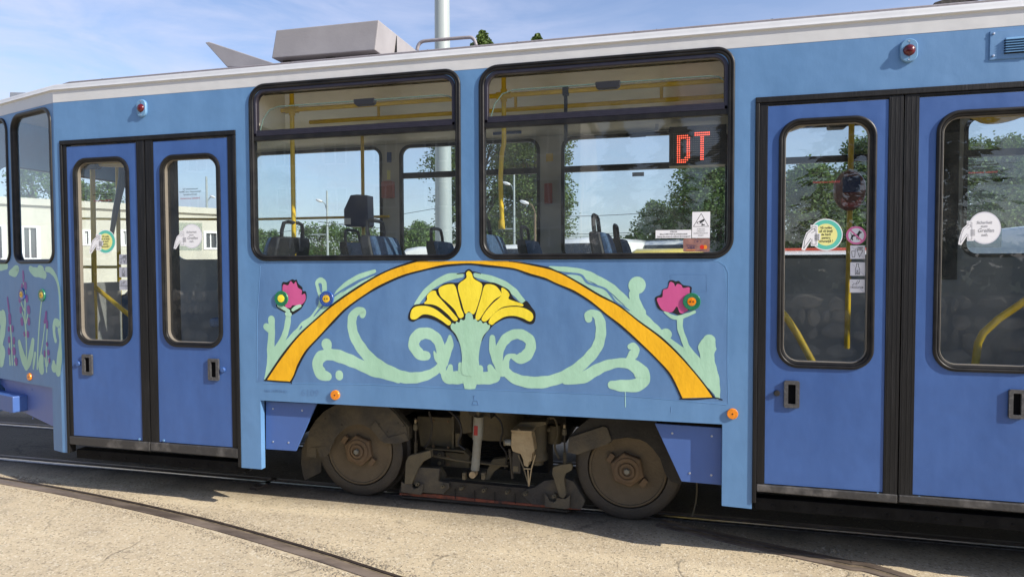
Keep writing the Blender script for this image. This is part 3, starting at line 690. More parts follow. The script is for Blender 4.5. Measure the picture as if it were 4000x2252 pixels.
for (b, us, wins) in ((D1, (262, 530, 594, 890, 620), (wL1, wL2)), (D2, (3000, 3474, 3598, None, 600), (wR1, wR2))):
    fo = door_frame(b); z0 = b[2]+.062; z1 = b[3]-.042
    if b is D1: z0, z1 = .455, 2.617
    else: z0, z1 = .475, 2.612
    xs = [SIDE.px(u, us[4]+400)[0] if u else None for u in us[:4]]
    if b is D1: xs = [SIDE.px(270, 1000)[0], SIDE.px(541, 1000)[0], SIDE.px(607, 1000)[0], SIDE.px(895, 1000)[0]]
    else: xs = [SIDE.px(2995, 1000)[0], SIDE.px(3463, 1000)[0], SIDE.px(3582, 1000)[0], b[1]-.055]
    mid = (xs[1]+xs[2])/2
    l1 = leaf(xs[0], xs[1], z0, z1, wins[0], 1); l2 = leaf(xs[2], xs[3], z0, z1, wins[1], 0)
    LF += [l1, l2]
    # ribbed seals: outer edge, meeting strips, header, sill
    def strip(xa, xb, za, zb, n1, nm, mt, par, ribs=True):
        k = MB(); k.slab(SIDE, [(xa, za), (xb, za), (xb, zb), (xa, zb)], -.04, n1)
        if ribs:
            c_ = 3
            for i in range(c_):
                q = xa+(xb-xa)*(i+.5)/c_; k.slab(SIDE, [(q-.0035, za+.005), (q+.0035, za+.005), (q+.0035, zb-.005), (q-.0035, zb-.005)], n1-.001, n1+.0007)
        return k.build(nm, M[mt], par, bevel=.0015)
    strip(xs[1]+.001, mid-.0035, z0-.03, z1+.012, .003, 'meeting_seal', 'seal', l1); strip(mid+.0035, xs[2]-.001, z0-.03, z1+.012, .001, 'meeting_seal', 'seal', l2)
    strip(b[0]+.0235, xs[0]-.001, z0-.004, z1+.008, .001, 'edge_seal', 'seal', l1, False); strip(xs[3]+.001, b[1]-.0235, z0-.004, z1+.008, .001, 'edge_seal', 'seal', l2, False)
    for (xa, xb, l_) in ((b[0]+.0235, mid-.003, l1), (mid+.003, b[1]-.0235, l2)):
        MB().slab(SIDE, [(xa, b[2]+.018), (xb, b[2]+.012), (xb, z0-.006), (xa, z0-.006)], -.03, .010).build('sill_rubber', M['sill'], l_, bevel=.005)
        MB().slab(SIDE, [(xa, z1+.009), (xb, z1+.009), (xb, b[3]-.033), (xa, b[3]-.033)], -.04, .002).build('header_seal', M['seal'], l_, bevel=.002)
def dhandle(u0, u1, v0, v1, lf, ):
    a = SIDE.px(u0, v1); b = SIDE.px(u1, v0); x0, x1, z0, z1 = a[0], b[0], a[1], b[1]
    mb = MB(); w_ = (x1-x0)
    iz = w_*.26
    mb.slab(SIDE, rr(x0, x1, z0, z1, .010, 4), -.001, .013, [rr(x0+iz, x1-iz, z0+iz, z1-iz, .004, 3)])
    mb.build('recessed_handle', M['handle'], lf, False, .003)
    MB().slab(SIDE, [(x0+iz, z0+iz), (x1-iz, z0+iz), (x1-iz, z1-iz), (x0+iz, z1-iz)], None, .0005).build('handle_pocket', M['pocket'], lf)
dhandle(326, 363, 1383, 1462, LF[0]); dhandle(817, 857, 1400, 1483, LF[1]); dhandle(3061, 3123, 1486, 1589, LF[2]); dhandle(3936, 4004, 1521, 1631, LF[3])
def knob(u, v, r, mt, lf, F=SIDE):
    q = F.px(u, v); mb = MB(); mb.lathe([(r, -.002), (r, .008), (r*.85, .012), (r*.3, .0125)], F.pt(*q, 0), F.N, 20); mb.box(0, 0, 0, 0, 0, 0) if False else None
    return mb.build('lock_knob', M[mt], lf, True)
knob(307, 1419, .019, 'door_blue', LF[0]); knob(872, 1443, .018, 'door_blue', LF[1]); knob(3034, 1534, .017, 'black', LF[2])
for u, v, lf in ((545, 1714, LF[0]), (640, 1719, LF[1]), (3428, 1927, LF[2]), (3590, 1940, LF[3])):
    q = SIDE.px(u, v); MB().lathe([(.008, -.002), (.008, .004), (.004, .005), (.004, .002)], SIDE.pt(*q, 0), SIDE.N, 10).build('panel_screw', M['lt_blue'], lf, True)

# --- lamps, reflectors, push buttons, vent
def side_lamp(u, v, hw_, hh):
    q = SIDE.px(u, v); x, z = q
    o = MB().sweep(SIDE, rr(x-hw_, x+hw_, z-hh, z+hh, hw_*.98, 9), [(0, -.001), (.0, .012), (.004, .017), (hw_*.9, .017)]).slab(SIDE, rr(x-hw_*.5, x+hw_*.5, z-hh*.8, z+hh*.8, hw_*.4, 9), None, .0165).build('side_lamp', M['lt_blue'], tram, True)
    MB().lathe([(hw_*.72, .015), (hw_*.70, .022), (hw_*.5, .031), (hw_*.3, .036), (0.001, .037)], SIDE.pt(x, z, 0), SIDE.N, 24).build('red_lens', M['red_lens'], o, True)
    for s_ in (-1, 1): MB().lathe([(.0045, .0), (.0045, .002), (.002, .001)], SIDE.pt(x, z+s_*hh*.78, .017), SIDE.N, 10).build('lamp_screw', M['screw'], o, True)
side_lamp(557, 424, .041, .062); side_lamp(3548, 200, .042, .062)
def reflector(u, v, r, F=SIDE):
    q = F.px(u, v); o = MB().lathe([(r, -.001), (r, .010), (r*.93, .013), (r*.2, .0135), (.001, .0135)], F.pt(*q, 0), F.N, 24).build('round_reflector', M['orange_refl'], tram, True)
    MB().lathe([(r*.14, .012), (r*.14, .015), (.001, .0155)], F.pt(*q, 0), F.N, 10).build('reflector_screw', M['ink'], o)
reflector(1311, 1541, .033); reflector(2861, 1614, .031); reflector(118, 1470, .029, TAP)
def push_button(u, v, r, ring, F=SIDE, face=True, ymat='btn_yellow'):
    x, z = F.px(u, v)
    o = MB().lathe([(r, -.001), (r, .008), (r*.96, .0105), (r*.55, .011), (r*.5, .010), (.001, .010)], F.pt(x, z, 0), F.N, 28).build('push_button', M[ring], tram, True)
    MB().lathe([(r*.5, .009), (r*.49, .0125), (r*.3, .0135), (.001, .014)], F.pt(x, z, 0), F.N, 24).build('button_cap', M[ymat], o, True)
    d = MB()
    for i in range(14):
        a = 2*PI*i/14; d.slab(F, circ(x+r*.72*math.cos(a), z+r*.72*math.sin(a), r*.03, 6), None, .0112)
    d.build('braille_dots', M['btn_yellow'] if ring == 'btn_blue' else M['ink'], o)
    if face:
        a = MB()
        for s_ in (-1, 1): a.slab(F, [(x+s_*r*.32, z+.0), (x+s_*r*.10, z+r*.12), (x+s_*r*.10, z-r*.12)], None, .0146)
        a.build('arrow_mark', M['ink'], o)
push_button(1101, 1165, .052, 'btn_green', face=False, ymat='petal'); push_button(1277, 1166, .052, 'btn_blue'); push_button(2702, 1177, .050, 'btn_green', ymat='orange_refl')
push_button(88, 1149, .048, 'btn_blue', TAP); push_button(166, 1152, .048, 'btn_green', TAP)
def vent():
    f = Z(3400, 40, 4.028)
    a = SIDE.px(*f(1865, 790)); x0, z0 = a; z1 = SIDE.px(*f(1868, 340))[1]; x1 = x0+.30
    o = MB().slab(SIDE, [(x0, z0), (x1, z0), (x1, z1), (x0, z1)], -.001, .006).build('vent_plate', M['blue'], tram, bevel=.002)
    lx0, lx1 = x0+(.165/.42)*.13+.02, x0+.205
    for i in range(6):
        zz = z1-.042-i*(z1-z0-.075)/5.6
        mb = MB(); P = [SIDE.pt(lx0-.01, zz-.008, .004), SIDE.pt(lx0+.004, zz+.004, .006), SIDE.pt(lx1-.004, zz+.006, .006), SIDE.pt(lx1+.008, zz-.006, .004), SIDE.pt(lx1+.003, zz-.010, .022), SIDE.pt(lx0-.004, zz-.010, .020)]
        mb.add(P, [(0, 1, 5), (1, 2, 4, 5), (2, 3, 4)]); mb.build('louvre', M['lt_blue'], o, True)
        MB().slab(SIDE, [(lx0-.006, zz-.016), (lx1+.004, zz-.016), (lx1+.004, zz-.009), (lx0-.006, zz-.009)], None, .0065).build('louvre_slot', M['ink'], o)
    for (xx, zz) in ((x0+.016, z1-.014), (x0+.016, z0+.02), (x1-.016, z1-.014), (x1-.016, z0+.02)):
        MB().lathe([(.006, .005), (.006, .010), (.003, .011)], SIDE.pt(xx, zz, 0), SIDE.N, 10).build('vent_screw', M['screw'], o, True)
vent()
# fenders beside the bogie
z7 = Z(1000, 1560, 4.833); z5 = Z(1900, 1500, 2.417)
def poly(F, pts, n=0.0): return [F.px(u, v, n) for u, v in pts]
fl = poly(SIDE, [z7(185, 33), z7(1142, 74), z7(750, 967), z7(183, 930)], -.052)
fo = MB().slab(SIDE, fl, -.066, -.052).build('bogie_fender', M['fender_blue'], tram, bevel=.0015)
fo_r = MB().slab(SIDE, poly(SIDE, [z5(1590, 370), z5(2228, 412), z5(2224, 950), z5(1842, 915)], -.052), -.066, -.052).build('bogie_fender', M['fender_blue'], tram, bevel=.0015)
for par, ps in ((fo, [z7(323, 168), z7(872, 200), z7(322, 790), z7(614, 808)]), (fo_r, [z5(1755, 460), z5(2128, 487), z5(1919, 836), z5(2123, 855)])):
    for p in ps: MB().lathe([(.007, 0), (.006, .003), (.003, .004)], SIDE.pt(*SIDE.px(*p, -.052), -.052), SIDE.N, 10).build('fender_screw', M['screw'], par, True)
# raised seam lines, filled access-hatch outlines and the old numbers under the paint
def seam(pts, r=.0013, nm='panel_seam', mt='blue'):
    MB().tube([SIDE.pt(*SIDE.px(u, v), 0.0) for u, v in pts], r, 6).build(nm, M[mt], tram, True)
A_ = Z(1000, 980, 2.266); B_ = Z(1900, 980, 2.266)
seam([B_(2138, 1350), B_(2133, 1000), B_(2138, 190), B_(2110, 130), B_(2050, 92), B_(1990, 82)])
seam([B_(1630, 350), B_(1628, 205), B_(1945, 205), B_(1948, 355), B_(1630, 352)], .0012, 'hatch_outline', 'mural_blue')
seam([A_(60, 1170), A_(1000, 1180), A_(2000, 1225), B_(1200, 1275), B_(2130, 1360)], .0016)
seam([A_(8, 1150), A_(10, 600), A_(40, 130), A_(100, 95)], .0016)
text(SIDE, '6109', *SIDE.px(*A_(398, 1252)), width=.135, height=.062, n=.0012, bold=.02).build('old_fleet_number', M['mural_blue'], tram)
text(SIDE, 'Lack 24.09.96 ICI', *SIDE.px(*A_(75, 1233)), width=.175, height=.026, n=.0012, bold=.01).build('old_paint_note', M['mural_blue'], tram)
t_ = MB(); f = Z(1000, 1500, 2.417)
for a, b in (((2040, 188), (2104, 192)), ((2045, 188), (2058, 152)), ((2058, 152), (2092, 154)), ((2092, 154), (2100, 190)), ((2060, 110), (2062, 140)), ((2050, 108), (2072, 109))):
    t_.tube([SIDE.pt(*SIDE.px(*f(*a)), .001), SIDE.pt(*SIDE.px(*f(*b)), .001)], .0013, 5)
t_.build('jacking_mark', M['mural_blue'], tram)
# paint runs
for (a, b) in ((B_(1228, 1215), B_(1230, 1380)), (B_(1638, 1375), B_(1634, 1425)), (B_(870, 218), B_(868, 262)), (B_(75+9, 890), B_(75+9, 890.1))):
    seam([a, b], .0016, 'paint_run', 'mint' if a[1] < 1530 and a[1] > 1505 else 'blue')

# ------------------------------------------------------------------ the mural
mural = bpy.data.objects.new('mural', None); C.objects.link(mural); mural.parent = tram; mural.matrix_parent_inverse = Matrix.Translation(tram.location).inverted()
mural.matrix_parent_inverse = Matrix.Translation((1.0, -1.1, 0))
def mbuild(mb, name, mt):
    o = mb.build(name, M[mt], None); o.parent = mural; o.matrix_parent_inverse = Matrix.Identity(4); return o
A2 = lambda x, y: A_(x, y)
def BB(x, y=None, r=None):
    return None
OFS = 2039.4
def rgt(pts): return [(p[0]+OFS, *p[1:]) for p in pts]
LK = .30
def stroke(mb, pts, n, conv=A_, F=SIDE, k=1.0, scale=None, caps=(True, True)):
    """pts: (x, y, half width) in tracing units"""
    rnd = random.Random(int(abs(pts[0][0])*7+len(pts)))
    n *= LK; P = cat(pts, 7, False)
    W = []
    for x, y, r in P:
        c_ = F.px(*conv(x, y)); e = F.px(*conv(x+10, y)); W.append((Vector(c_), (Vector(e)-Vector(c_)).length/10*max(r, .5)*k))
    vs = []; m = len(W)
    for i, (c_, r) in enumerate(W):
        t = (W[min(i+1, m-1)][0]-W[max(i-1, 0)][0]).normalized(); nn = Vector((-t.y, t.x)); nz_ = n+i*2e-7
        j = 1+.035*math.sin(i*.9+rnd.random())
        for s_ in (1, -1): q = c_+nn*r*j*s_; vs.append(F.pt(q.x, q.y, nz_))
    mb.add(vs, [(2*i, 2*i+1, 2*i+3, 2*i+2) for i in range(m-1)])
    for ii, fl_, nz_ in ((0, caps[0], n-1.2e-5), (m-1, caps[1], n+m*2e-7+1e-5)):
        if fl_:
            c_, r = W[ii]; mb.slab(F, circ(c_.x, c_.y, r, 20), None, nz_)
def field(name, pts, mt, n, conv=A_, F=SIDE, sub=5, sm=True):
    n *= LK; q = cat(pts, sub) if sm else pts
    mb = MB(); mb.slab(F, [F.px(*conv(x, y)) for x, y in q], None, n); return mbuild(mb, name, mt)
# deeper blue field behind the flowers
fl = [(95, 100), (1500, 88), (2500, 90), (3900, 92), (4080, 110), (4150, 200), (4165, 700), (4160, 1250), (4080, 1330), (3000, 1270), (2000, 1215), (1000, 1170), (60, 1155), (22, 1100), (20, 500), (40, 140)]
field('blue_field', fl, 'mural_blue', .0006, sub=3)
# green leaves and scrolls
g = MB(); nl = [.0012]
def gs(pts, right=False, **k):
    stroke(g, rgt(pts) if right else pts, nl[0], **k); nl[0] += .00013
gs([(137, 603, 29), (140, 700, 28), (132, 850, 33), (135, 960, 36), (112, 1040, 22), (76, 1138, 4)]); gs([(92, 668, 27), (130, 700, 30)])
gs([(285, 548, 21), (283, 620, 25), (262, 720, 25), (222, 810, 26), (170, 900, 33), (130, 1000, 34)])
gs([(1050, 178, 14), (930, 222, 22), (820, 285, 24), (740, 352, 22), (695, 405, 14)])
gs([(1065, 225, 14), (960, 290, 30), (860, 355, 36), (760, 420, 40), (690, 480, 38), (620, 540, 40), (520, 620, 36), (440, 680, 46), (370, 745, 46), (290, 830, 44), (210, 920, 40), (150, 1010, 36), (105, 1100, 18)])
gs([(585, 470, 28), (545, 540, 26), (490, 610, 28), (430, 660, 36), (360, 740, 28)])
gs([(580, 470, 26), (590, 420, 30), (605, 350, 22), (603, 285, 22), (575, 258, 22), (545, 280, 20), (558, 340, 20), (580, 410, 22)])
gs([(942, 565, 26), (945, 535, 30), (905, 528, 30), (858, 575, 38), (850, 660, 40), (870, 750, 43), (920, 840, 46), (990, 930, 47), (1080, 1005, 48), (1180, 1065, 50), (1300, 1112, 50), (1400, 1120, 46), (1500, 1102, 40), (1580, 1065, 34), (1625, 1020, 30)])
gs([(636, 1108, 35), (580, 1085, 50), (545, 1010, 46), (570, 940, 48), (640, 915, 44), (720, 925, 50), (830, 965, 50), (930, 1010, 45), (1030, 1060, 43), (1150, 1092, 40), (1260, 1125, 40)])
gs([(625, 822, 45), (628, 834, 43)]); gs([(640, 860, 26), (660, 900, 24)]); gs([(738, 1090, 33), (738, 1106, 33)])
gs([(1508, 925, 38), (1455, 915, 46), (1402, 850, 48), (1402, 790, 48), (1445, 738, 50), (1520, 727, 47), (1590, 765, 46), (1630, 840, 42), (1640, 930, 40), (1648, 1000, 40), (1650, 1060, 30)])
gs([(1717, 755, 14), (1714, 820, 36), (1690, 900, 36), (1665, 990, 36)]); gs([(1577, 890, 7), (1600, 940, 24), (1640, 990, 30)])
gs([(1660, 1070, 24), (1690, 1115, 48), (1760, 1120, 54), (1850, 1112, 56), (1950, 1120, 54), (2050, 1122, 54), (2115, 1110, 48), (2150, 1075, 24)])
gs([(1722, 1020, 20), (1715, 1070, 34)]); gs([(1808, 1000, 17), (1812, 1050, 24)]); gs([(1985, 1035, 26), (1985, 1070, 26)]); gs([(2072, 1025, 24), (2090, 1070, 38)])
gs([(1420, 470, 18), (1490, 375, 24), (1580, 295, 26), (1700, 232, 30), (1822, 215, 18)]); gs([(1945, 213, 20), (2060, 240, 27), (2180, 285, 29), (2280, 355, 30), (2340, 420, 24), (2388, 468, 17)])
gs([(250, 925, 18), (195, 935, 24), (172, 990, 30), (175, 1060, 38), (240, 1120, 46), (350, 1155, 50), (480, 1160, 52), (600, 1138, 48), (720, 1090, 50), (830, 1015, 48), (920, 930, 48), (985, 840, 47), (1012, 740, 46), (1010, 640, 46), (985, 572, 40), (940, 550, 33), (905, 565, 36), (905, 600, 32)], True)
gs([(228, 935, 16), (290, 950, 44), (350, 925, 50), (390, 860, 46), (385, 790, 46), (320, 742, 46), (250, 735, 42), (180, 770, 44), (130, 840, 40), (112, 920, 36), (110, 1000, 40), (140, 1070, 40)], True)
gs([(53, 765, 24), (58, 860, 34), (85, 940, 42), (125, 1030, 46)], True)
gs([(700, 1145, 34), (850, 1120, 50), (960, 1058, 50), (1060, 1012, 46), (1180, 988, 42), (1290, 1005, 52), (1365, 1065, 66), (1385, 1130, 64), (1330, 1185, 58), (1200, 1190, 53), (1112, 1183, 38)], True)
gs([(1255, 975, 28), (1295, 920, 42), (1318, 875, 38), (1300, 840, 32), (1274, 845, 26)], True)
gs([(565, 150, 17), (680, 160, 22), (800, 175, 25), (900, 215, 38), (1000, 265, 38), (1100, 320, 36), (1190, 400, 36), (1260, 470, 38), (1325, 550, 62), (1400, 625, 58), (1480, 690, 50), (1550, 755, 46), (1640, 830, 42), (1740, 900, 44), (1830, 980, 47), (1910, 1065, 54), (1980, 1150, 56), (2030, 1235, 34), (2052, 1290, 10)], True)
gs([(690, 215, 12), (800, 245, 32), (900, 305, 36), (1000, 360, 36), (1080, 410, 38), (1150, 470, 34), (1240, 540, 30)], True)
gs([(1335, 300, 76), (1332, 306, 76)], True); gs([(1305, 380, 44), (1320, 450, 44), (1372, 545, 42)], True); gs([(1588, 732, 50), (1592, 736, 50)], True)
gs([(1715, 590, 27), (1715, 680, 26), (1745, 770, 26), (1780, 860, 28), (1840, 950, 42), (1900, 1040, 46)], True)
gs([(1580, 535, 11), (1640, 578, 18), (1705, 590, 20), (1765, 568, 18), (1842, 538, 14)], True)
gs([(1972, 790, 56), (1955, 850, 80), (1955, 930, 62), (1972, 1020, 60), (2000, 1120, 60), (2032, 1220, 38), (2048, 1290, 20)], True)
mbuild(g, 'green_scrolls', 'mint')
b_ = MB(); 
for i, p in enumerate(([(562, 290, 7), (576, 330, 10), (580, 360, 6)], [(515, 575, 3), (560, 520, 7), (640, 440, 8), (760, 350, 7), (900, 265, 6), (1010, 222, 5), (1072, 208, 4)], [(390, 690, 4), (405, 668, 7)])):
    stroke(b_, p, .0060+i*.0001)
for i, p in enumerate(([(700, 205, 5), (760, 200, 8), (840, 215, 10), (890, 275, 10), (950, 300, 9), (1050, 335, 9), (1100, 390, 10), (1150, 455, 9), (1220, 495, 8), (1265, 525, 5)],)):
    stroke(b_, rgt(p), .0062+i*.0001)
mbuild(b_, 'blue_gaps', 'mural_blue')
field('drop', [(1832, 1150), (1848, 1218), (1895, 1222), (1940, 1218), (1965, 1150)], 'mint', .0053, sm=False)
field('green_column', [(1725, 655), (1742, 636), (1765, 645), (1775, 622), (1800, 632), (1812, 602), (1835, 612), (1852, 600), (1858, 560), (1885, 543), (1915, 560), (1925, 605), (1945, 598), (1965, 625), (1990, 612), (2010, 640), (2035, 628), (2052, 650), (2072, 655), (2064, 690), (2020, 740), (1998, 790), (1980, 870), (1972, 960), (1970, 1090), (1828, 1090), (1825, 950), (1815, 860), (1795, 790), (1765, 730), (1730, 690)], 'mint', .0075, sub=3)
# arch
ao = [(88, 1140), (230, 930), (380, 745), (550, 588), (700, 460), (900, 322), (1080, 215), (1220, 152), (1390, 96), (1500, 90), (1700, 90), (1900, 88), (2280, 90), (2440, 120), (2585, 150)]+rgt([(600, 170), (700, 215), (850, 300), (1000, 390), (1170, 480), (1350, 620), (1540, 760), (1700, 910), (1850, 1080), (1960, 1220), (2010, 1292)])
ai = rgt([(1728, 1300), (1630, 1100), (1500, 950), (1360, 815), (1200, 670), (1060, 560), (930, 455), (780, 360), (620, 290), (520, 245), (380, 205), (250, 160), (100, 140), (0, 130)])+[(1900, 115), (1750, 122), (1640, 135), (1480, 170), (1300, 220), (1100, 310), (950, 400), (800, 510), (700, 610), (560, 760), (450, 880), (380, 1000), (340, 1100), (310, 1156)]
field('orange_arch', cat(ao, 4, False)+cat(ai, 4, False), 'arch', .0066, sm=False)
ik = MB()
stroke(ik, [(x, y, 7.5+1.4*math.sin(i*1.7)) for i, (x, y) in enumerate(ao[:9])]+[(1440, 88, 4), (1520, 86, 2)], .0071)
stroke(ik, [(2240, 92, 3), (2300, 98, 4)]+[(x, y, 7.5+1.4*math.sin(i*1.7)) for i, (x, y) in enumerate(ao[13:])], .0072)
stroke(ik, [(x, y, 8+1.6*math.sin(i*2.1)) for i, (x, y) in enumerate(ai)], .0073)
stroke(ik, [(75, 1140, 4), (200, 1152, 5.5), (300, 1158, 5), (317, 1172, 3)], .0078)
stroke(ik, rgt([(1712, 1306, 5), (1850, 1308, 6), (1990, 1297, 5), (2040, 1298, 5), (2085, 1314, 6)]), .0079)
stroke(ik, [(1755, 730, 4), (1775, 760, 4), (1790, 795, 3)], .0056); stroke(ik, [(2030, 730, 4), (2010, 765, 4), (1998, 795, 3)], .0057)
stroke(ik, [(1780, 203, 3), (1815, 198, 4), (1850, 195, 5)], .0058); stroke(ik, [(1920, 185, 5), (1955, 190, 4), (1990, 200, 3)], .0059)
mbuild(ik, 'black_outlines', 'ink')
field('fan_outline', [(1885, 158), (1850, 185), (1850, 232), (1790, 278), (1720, 278), (1660, 292), (1610, 330), (1558, 345), (1510, 395), (1490, 458), (1400, 478), (1358, 540), (1350, 600), (1390, 624), (1440, 602), (1500, 590), (1580, 610), (1660, 655), (1735, 712), (1790, 760), (1885, 740), (1990, 760), (2060, 700), (2110, 650), (2200, 600), (2280, 592), (2350, 615), (2420, 645), (2465, 630), (2474, 550), (2440, 495), (2395, 440), (2350, 462), (2300, 430), (2270, 400), (2240, 345), (2180, 310), (2110, 280), (2040, 275), (1975, 262), (1925, 222), (1920, 185)], 'ink', .0062, sub=4)
pts_p = [
 [(1885, 176), (1862, 195), (1862, 238), (1802, 285), (1790, 335), (1820, 450), (1852, 552), (1885, 534), (1932, 555), (1975, 440), (2002, 330), (1995, 285), (1930, 245), (1912, 200)],
 [(1618, 335), (1660, 305), (1720, 292), (1762, 305), (1790, 400), (1815, 500), (1840, 572), (1800, 590), (1760, 520), (1700, 460), (1635, 400)],
 [(1515, 395), (1550, 356), (1590, 352), (1605, 388), (1660, 450), (1740, 540), (1787, 602), (1752, 616), (1700, 560), (1620, 495), (1560, 472), (1490, 464), (1515, 430)],
 [(1368, 560), (1385, 512), (1430, 487), (1520, 487), (1600, 520), (1680, 585), (1727, 628), (1705, 656), (1640, 612), (1560, 570), (1480, 560), (1420, 600), (1375, 600)],
 [(2160, 350), (2120, 307), (2060, 292), (2020, 312), (1990, 420), (1960, 520), (1944, 592), (1975, 606), (2040, 512), (2110, 432), (2172, 390)],
 rgt([(135, 325), (180, 347), (205, 385), (197, 420), (240, 440), (320, 467), (320, 487), (250, 482), (150, 494), (80, 542), (-2, 620), (-42, 604), (-10, 540), (60, 460), (130, 395)]),
 rgt([(20, 627), (60, 562), (140, 507), (240, 492), (330, 502), (400, 542), (415, 590), (385, 622), (320, 592), (240, 572), (160, 582), (90, 622), (50, 652)])]
for p in pts_p: field('yellow_petal', p, 'petal', .0069, sub=4)
field('flower_outline', [(232, 285), (275, 275), (320, 250), (345, 258), (360, 252), (377, 290), (410, 320), (415, 352), (443, 360), (448, 420), (420, 480), (390, 520), (312, 566), (265, 545), (200, 510), (180, 475), (230, 430)], 'ink', .0060)
field('pink_flower', [(240, 300), (285, 302), (308, 266), (335, 290), (355, 270), (372, 320), (408, 348), (405, 385), (435, 378), (440, 430), (400, 475), (325, 480), (308, 500), (262, 492), (240, 400)], 'pink', .0068)
field('flower_outline', rgt([(1615, 265), (1648, 257), (1675, 268), (1705, 265), (1742, 300), (1812, 315), (1815, 360), (1805, 500), (1740, 552), (1700, 566), (1650, 546), (1530, 517), (1495, 440), (1500, 405), (1545, 383), (1560, 340), (1605, 318)]), 'ink', .0060)
field('pink_flower', rgt([(1625, 274), (1658, 284), (1672, 312), (1690, 290), (1725, 300), (1742, 326), (1795, 320), (1800, 360), (1795, 500), (1750, 545), (1712, 545), (1686, 490), (1640, 540), (1560, 522), (1515, 450), (1515, 415), (1557, 405), (1565, 345), (1605, 328)]), 'pink', .0068)
lf_ = MB(); stroke(lf_, [(200, 483, 12), (240, 500, 15), (290, 530, 14)], .0074); stroke(lf_, [(328, 520, 12), (355, 500, 15), (392, 484, 12)], .0076); stroke(lf_, [(275, 555, 18), (300, 560, 18)], .0061)
mbuild(lf_, 'sepals', 'mint')
# nose mural, on the tapered panel
T_ = Z(0, 1000, 1.61)
g = MB(); n_ = [.0012]
def ts(pts, mb=None):
    stroke(mb or g, pts, n_[0], T_, TAP); n_[0] += .00012
for p in ([(-40, 62, 9), (0, 66, 12), (40, 62, 10)], [(62, 105, 7), (90, 98, 16), (108, 80, 12), (98, 66, 5)], [(190, 78, 9), (215, 98, 14), (255, 105, 15), (280, 118, 13)], [(250, 88, 16), (262, 92, 16)],
          [(292, 82, 8), (320, 90, 10), (350, 130, 8), (370, 200, 6), (378, 300, 5), (380, 420, 5), (380, 520, 5), (376, 620, 14), (366, 725, 16)],
          [(340, 700, 16), (338, 668, 8)], [(372, 610, 10), (375, 660, 14)], [(362, 420, 14), (348, 410, 10), (340, 440, 9), (342, 490, 8), (350, 530, 8)], [(370, 460, 7), (378, 520, 5)],
          [(122, 540, 8), (135, 600, 13), (150, 650, 16), (165, 690, 14)], [(208, 530, 9), (198, 600, 13), (185, 660, 12), (178, 690, 8)], [(168, 690, 4), (165, 500, 4), (158, 400, 4), (158, 300, 4), (160, 210, 4), (150, 170, 5)],
          [(262, 280, 3.5), (250, 400, 3.5), (240, 560, 4), (235, 705, 4.5)], [(284, 420, 3), (272, 520, 3), (258, 610, 3.5)], [(298, 455, 3), (292, 560, 3), (292, 640, 3), (294, 725, 4)], [(222, 610, 6), (215, 660, 7), (210, 705, 4)],
          [(262, 640, 13), (258, 680, 17), (262, 712, 16)], [(66, 435, 3.5), (72, 520, 3), (78, 680, 4)], [(60, 540, 3), (64, 680, 4)], [(90, 560, 3), (94, 680, 4)], [(282, 630, 3), (290, 690, 3)], [(306, 640, 3), (298, 690, 3)],
          [(20, 370, 16), (25, 400, 14), (18, 470, 16), (8, 540, 12)], [(0, 370, 14), (14, 420, 14)], [(12, 600, 22), (6, 655, 20)], [(132, 285, 3), (148, 330, 3), (160, 345, 3)], [(140, 350, 3), (158, 420, 3)], [(180, 350, 3), (165, 420, 3)], [(150, 490, 3), (165, 510, 3)]): ts(p)
mbuild(g, 'nose_leaves', 'mint')
g = MB()
for p in ([(146, 98, 5), (148, 130, 6), (148, 160, 4)], [(160, 180, 10), (162, 195, 9)], [(140, 185, 7), (138, 195, 6)], [(126, 262, 8), (126, 278, 8)], [(168, 258, 9), (170, 274, 9)], [(132, 330, 8), (132, 345, 8)], [(180, 328, 10), (182, 348, 9)], [(138, 402, 9), (140, 420, 9)], [(182, 400, 8), (183, 420, 8)],
          [(154, 485, 6), (156, 495, 6)], [(176, 485, 8), (176, 496, 8)], [(48, 262, 4), (54, 310, 5), (58, 350, 4)], [(62, 375, 9), (64, 415, 8)], [(56, 452, 6), (56, 462, 6)], [(80, 448, 7), (80, 464, 7)], [(58, 518, 7), (58, 532, 7)], [(88, 520, 7), (88, 540, 7)], [(58, 590, 8), (58, 604, 8)], [(89, 590, 10), (90, 602, 10)], [(102, 655, 10), (104, 672, 8)],
          [(292, 352, 5), (288, 400, 8), (282, 412, 6)], [(298, 410, 5), (298, 445, 6)], [(297, 550, 6), (298, 556, 6)], [(282, 600, 5), (282, 625, 5)], [(306, 600, 7), (306, 610, 7)], [(312, 650, 6), (312, 662, 5)]): ts(p, g)
mbuild(g, 'nose_blossoms', 'violet')

# ------------------------------------------------------------------ roof fittings
y0, y1 = .35, 1.85
bt = [(-2.895, 3.452), (-2.078, 3.45)]; bb = [(-2.937, 3.252), (-2.108, 3.243)]
mb = MB()
for yy, s_ in ((y0, 0), (y1, 0)): mb.v += [(bt[0][0], yy, bt[0][1]), (bt[1][0], yy, bt[1][1]), (bb[1][0], yy, bb[1][1]), (bb[0][0], yy, bb[0][1])]
mb.f += [(0, 1, 2, 3), (7, 6, 5, 4), (0, 4, 5, 1), (1, 5, 6, 2), (2, 6, 7, 3), (3, 7, 4, 0)]
bo = mb.build('roof_box', M['boxgrey'], tram, bevel=.006)
MB().box(-2.103, -2.079, .653, .661, 3.26, 3.44).build('lid_seam', M['ink'], bo)
for xx in (-2.86, -2.5, -2.16):
    for yy in (.42, 1.6): MB().box(xx-.03, xx+.03, yy, yy+.08, 3.16, 3.26).build('box_mount', M['frame_dark'], bo)
MB().box(-2.9, -2.12, .9, 1.2, 3.17, 3.25).build('box_motor', M['frame_dark'], bo)
F9 = YP(.95)
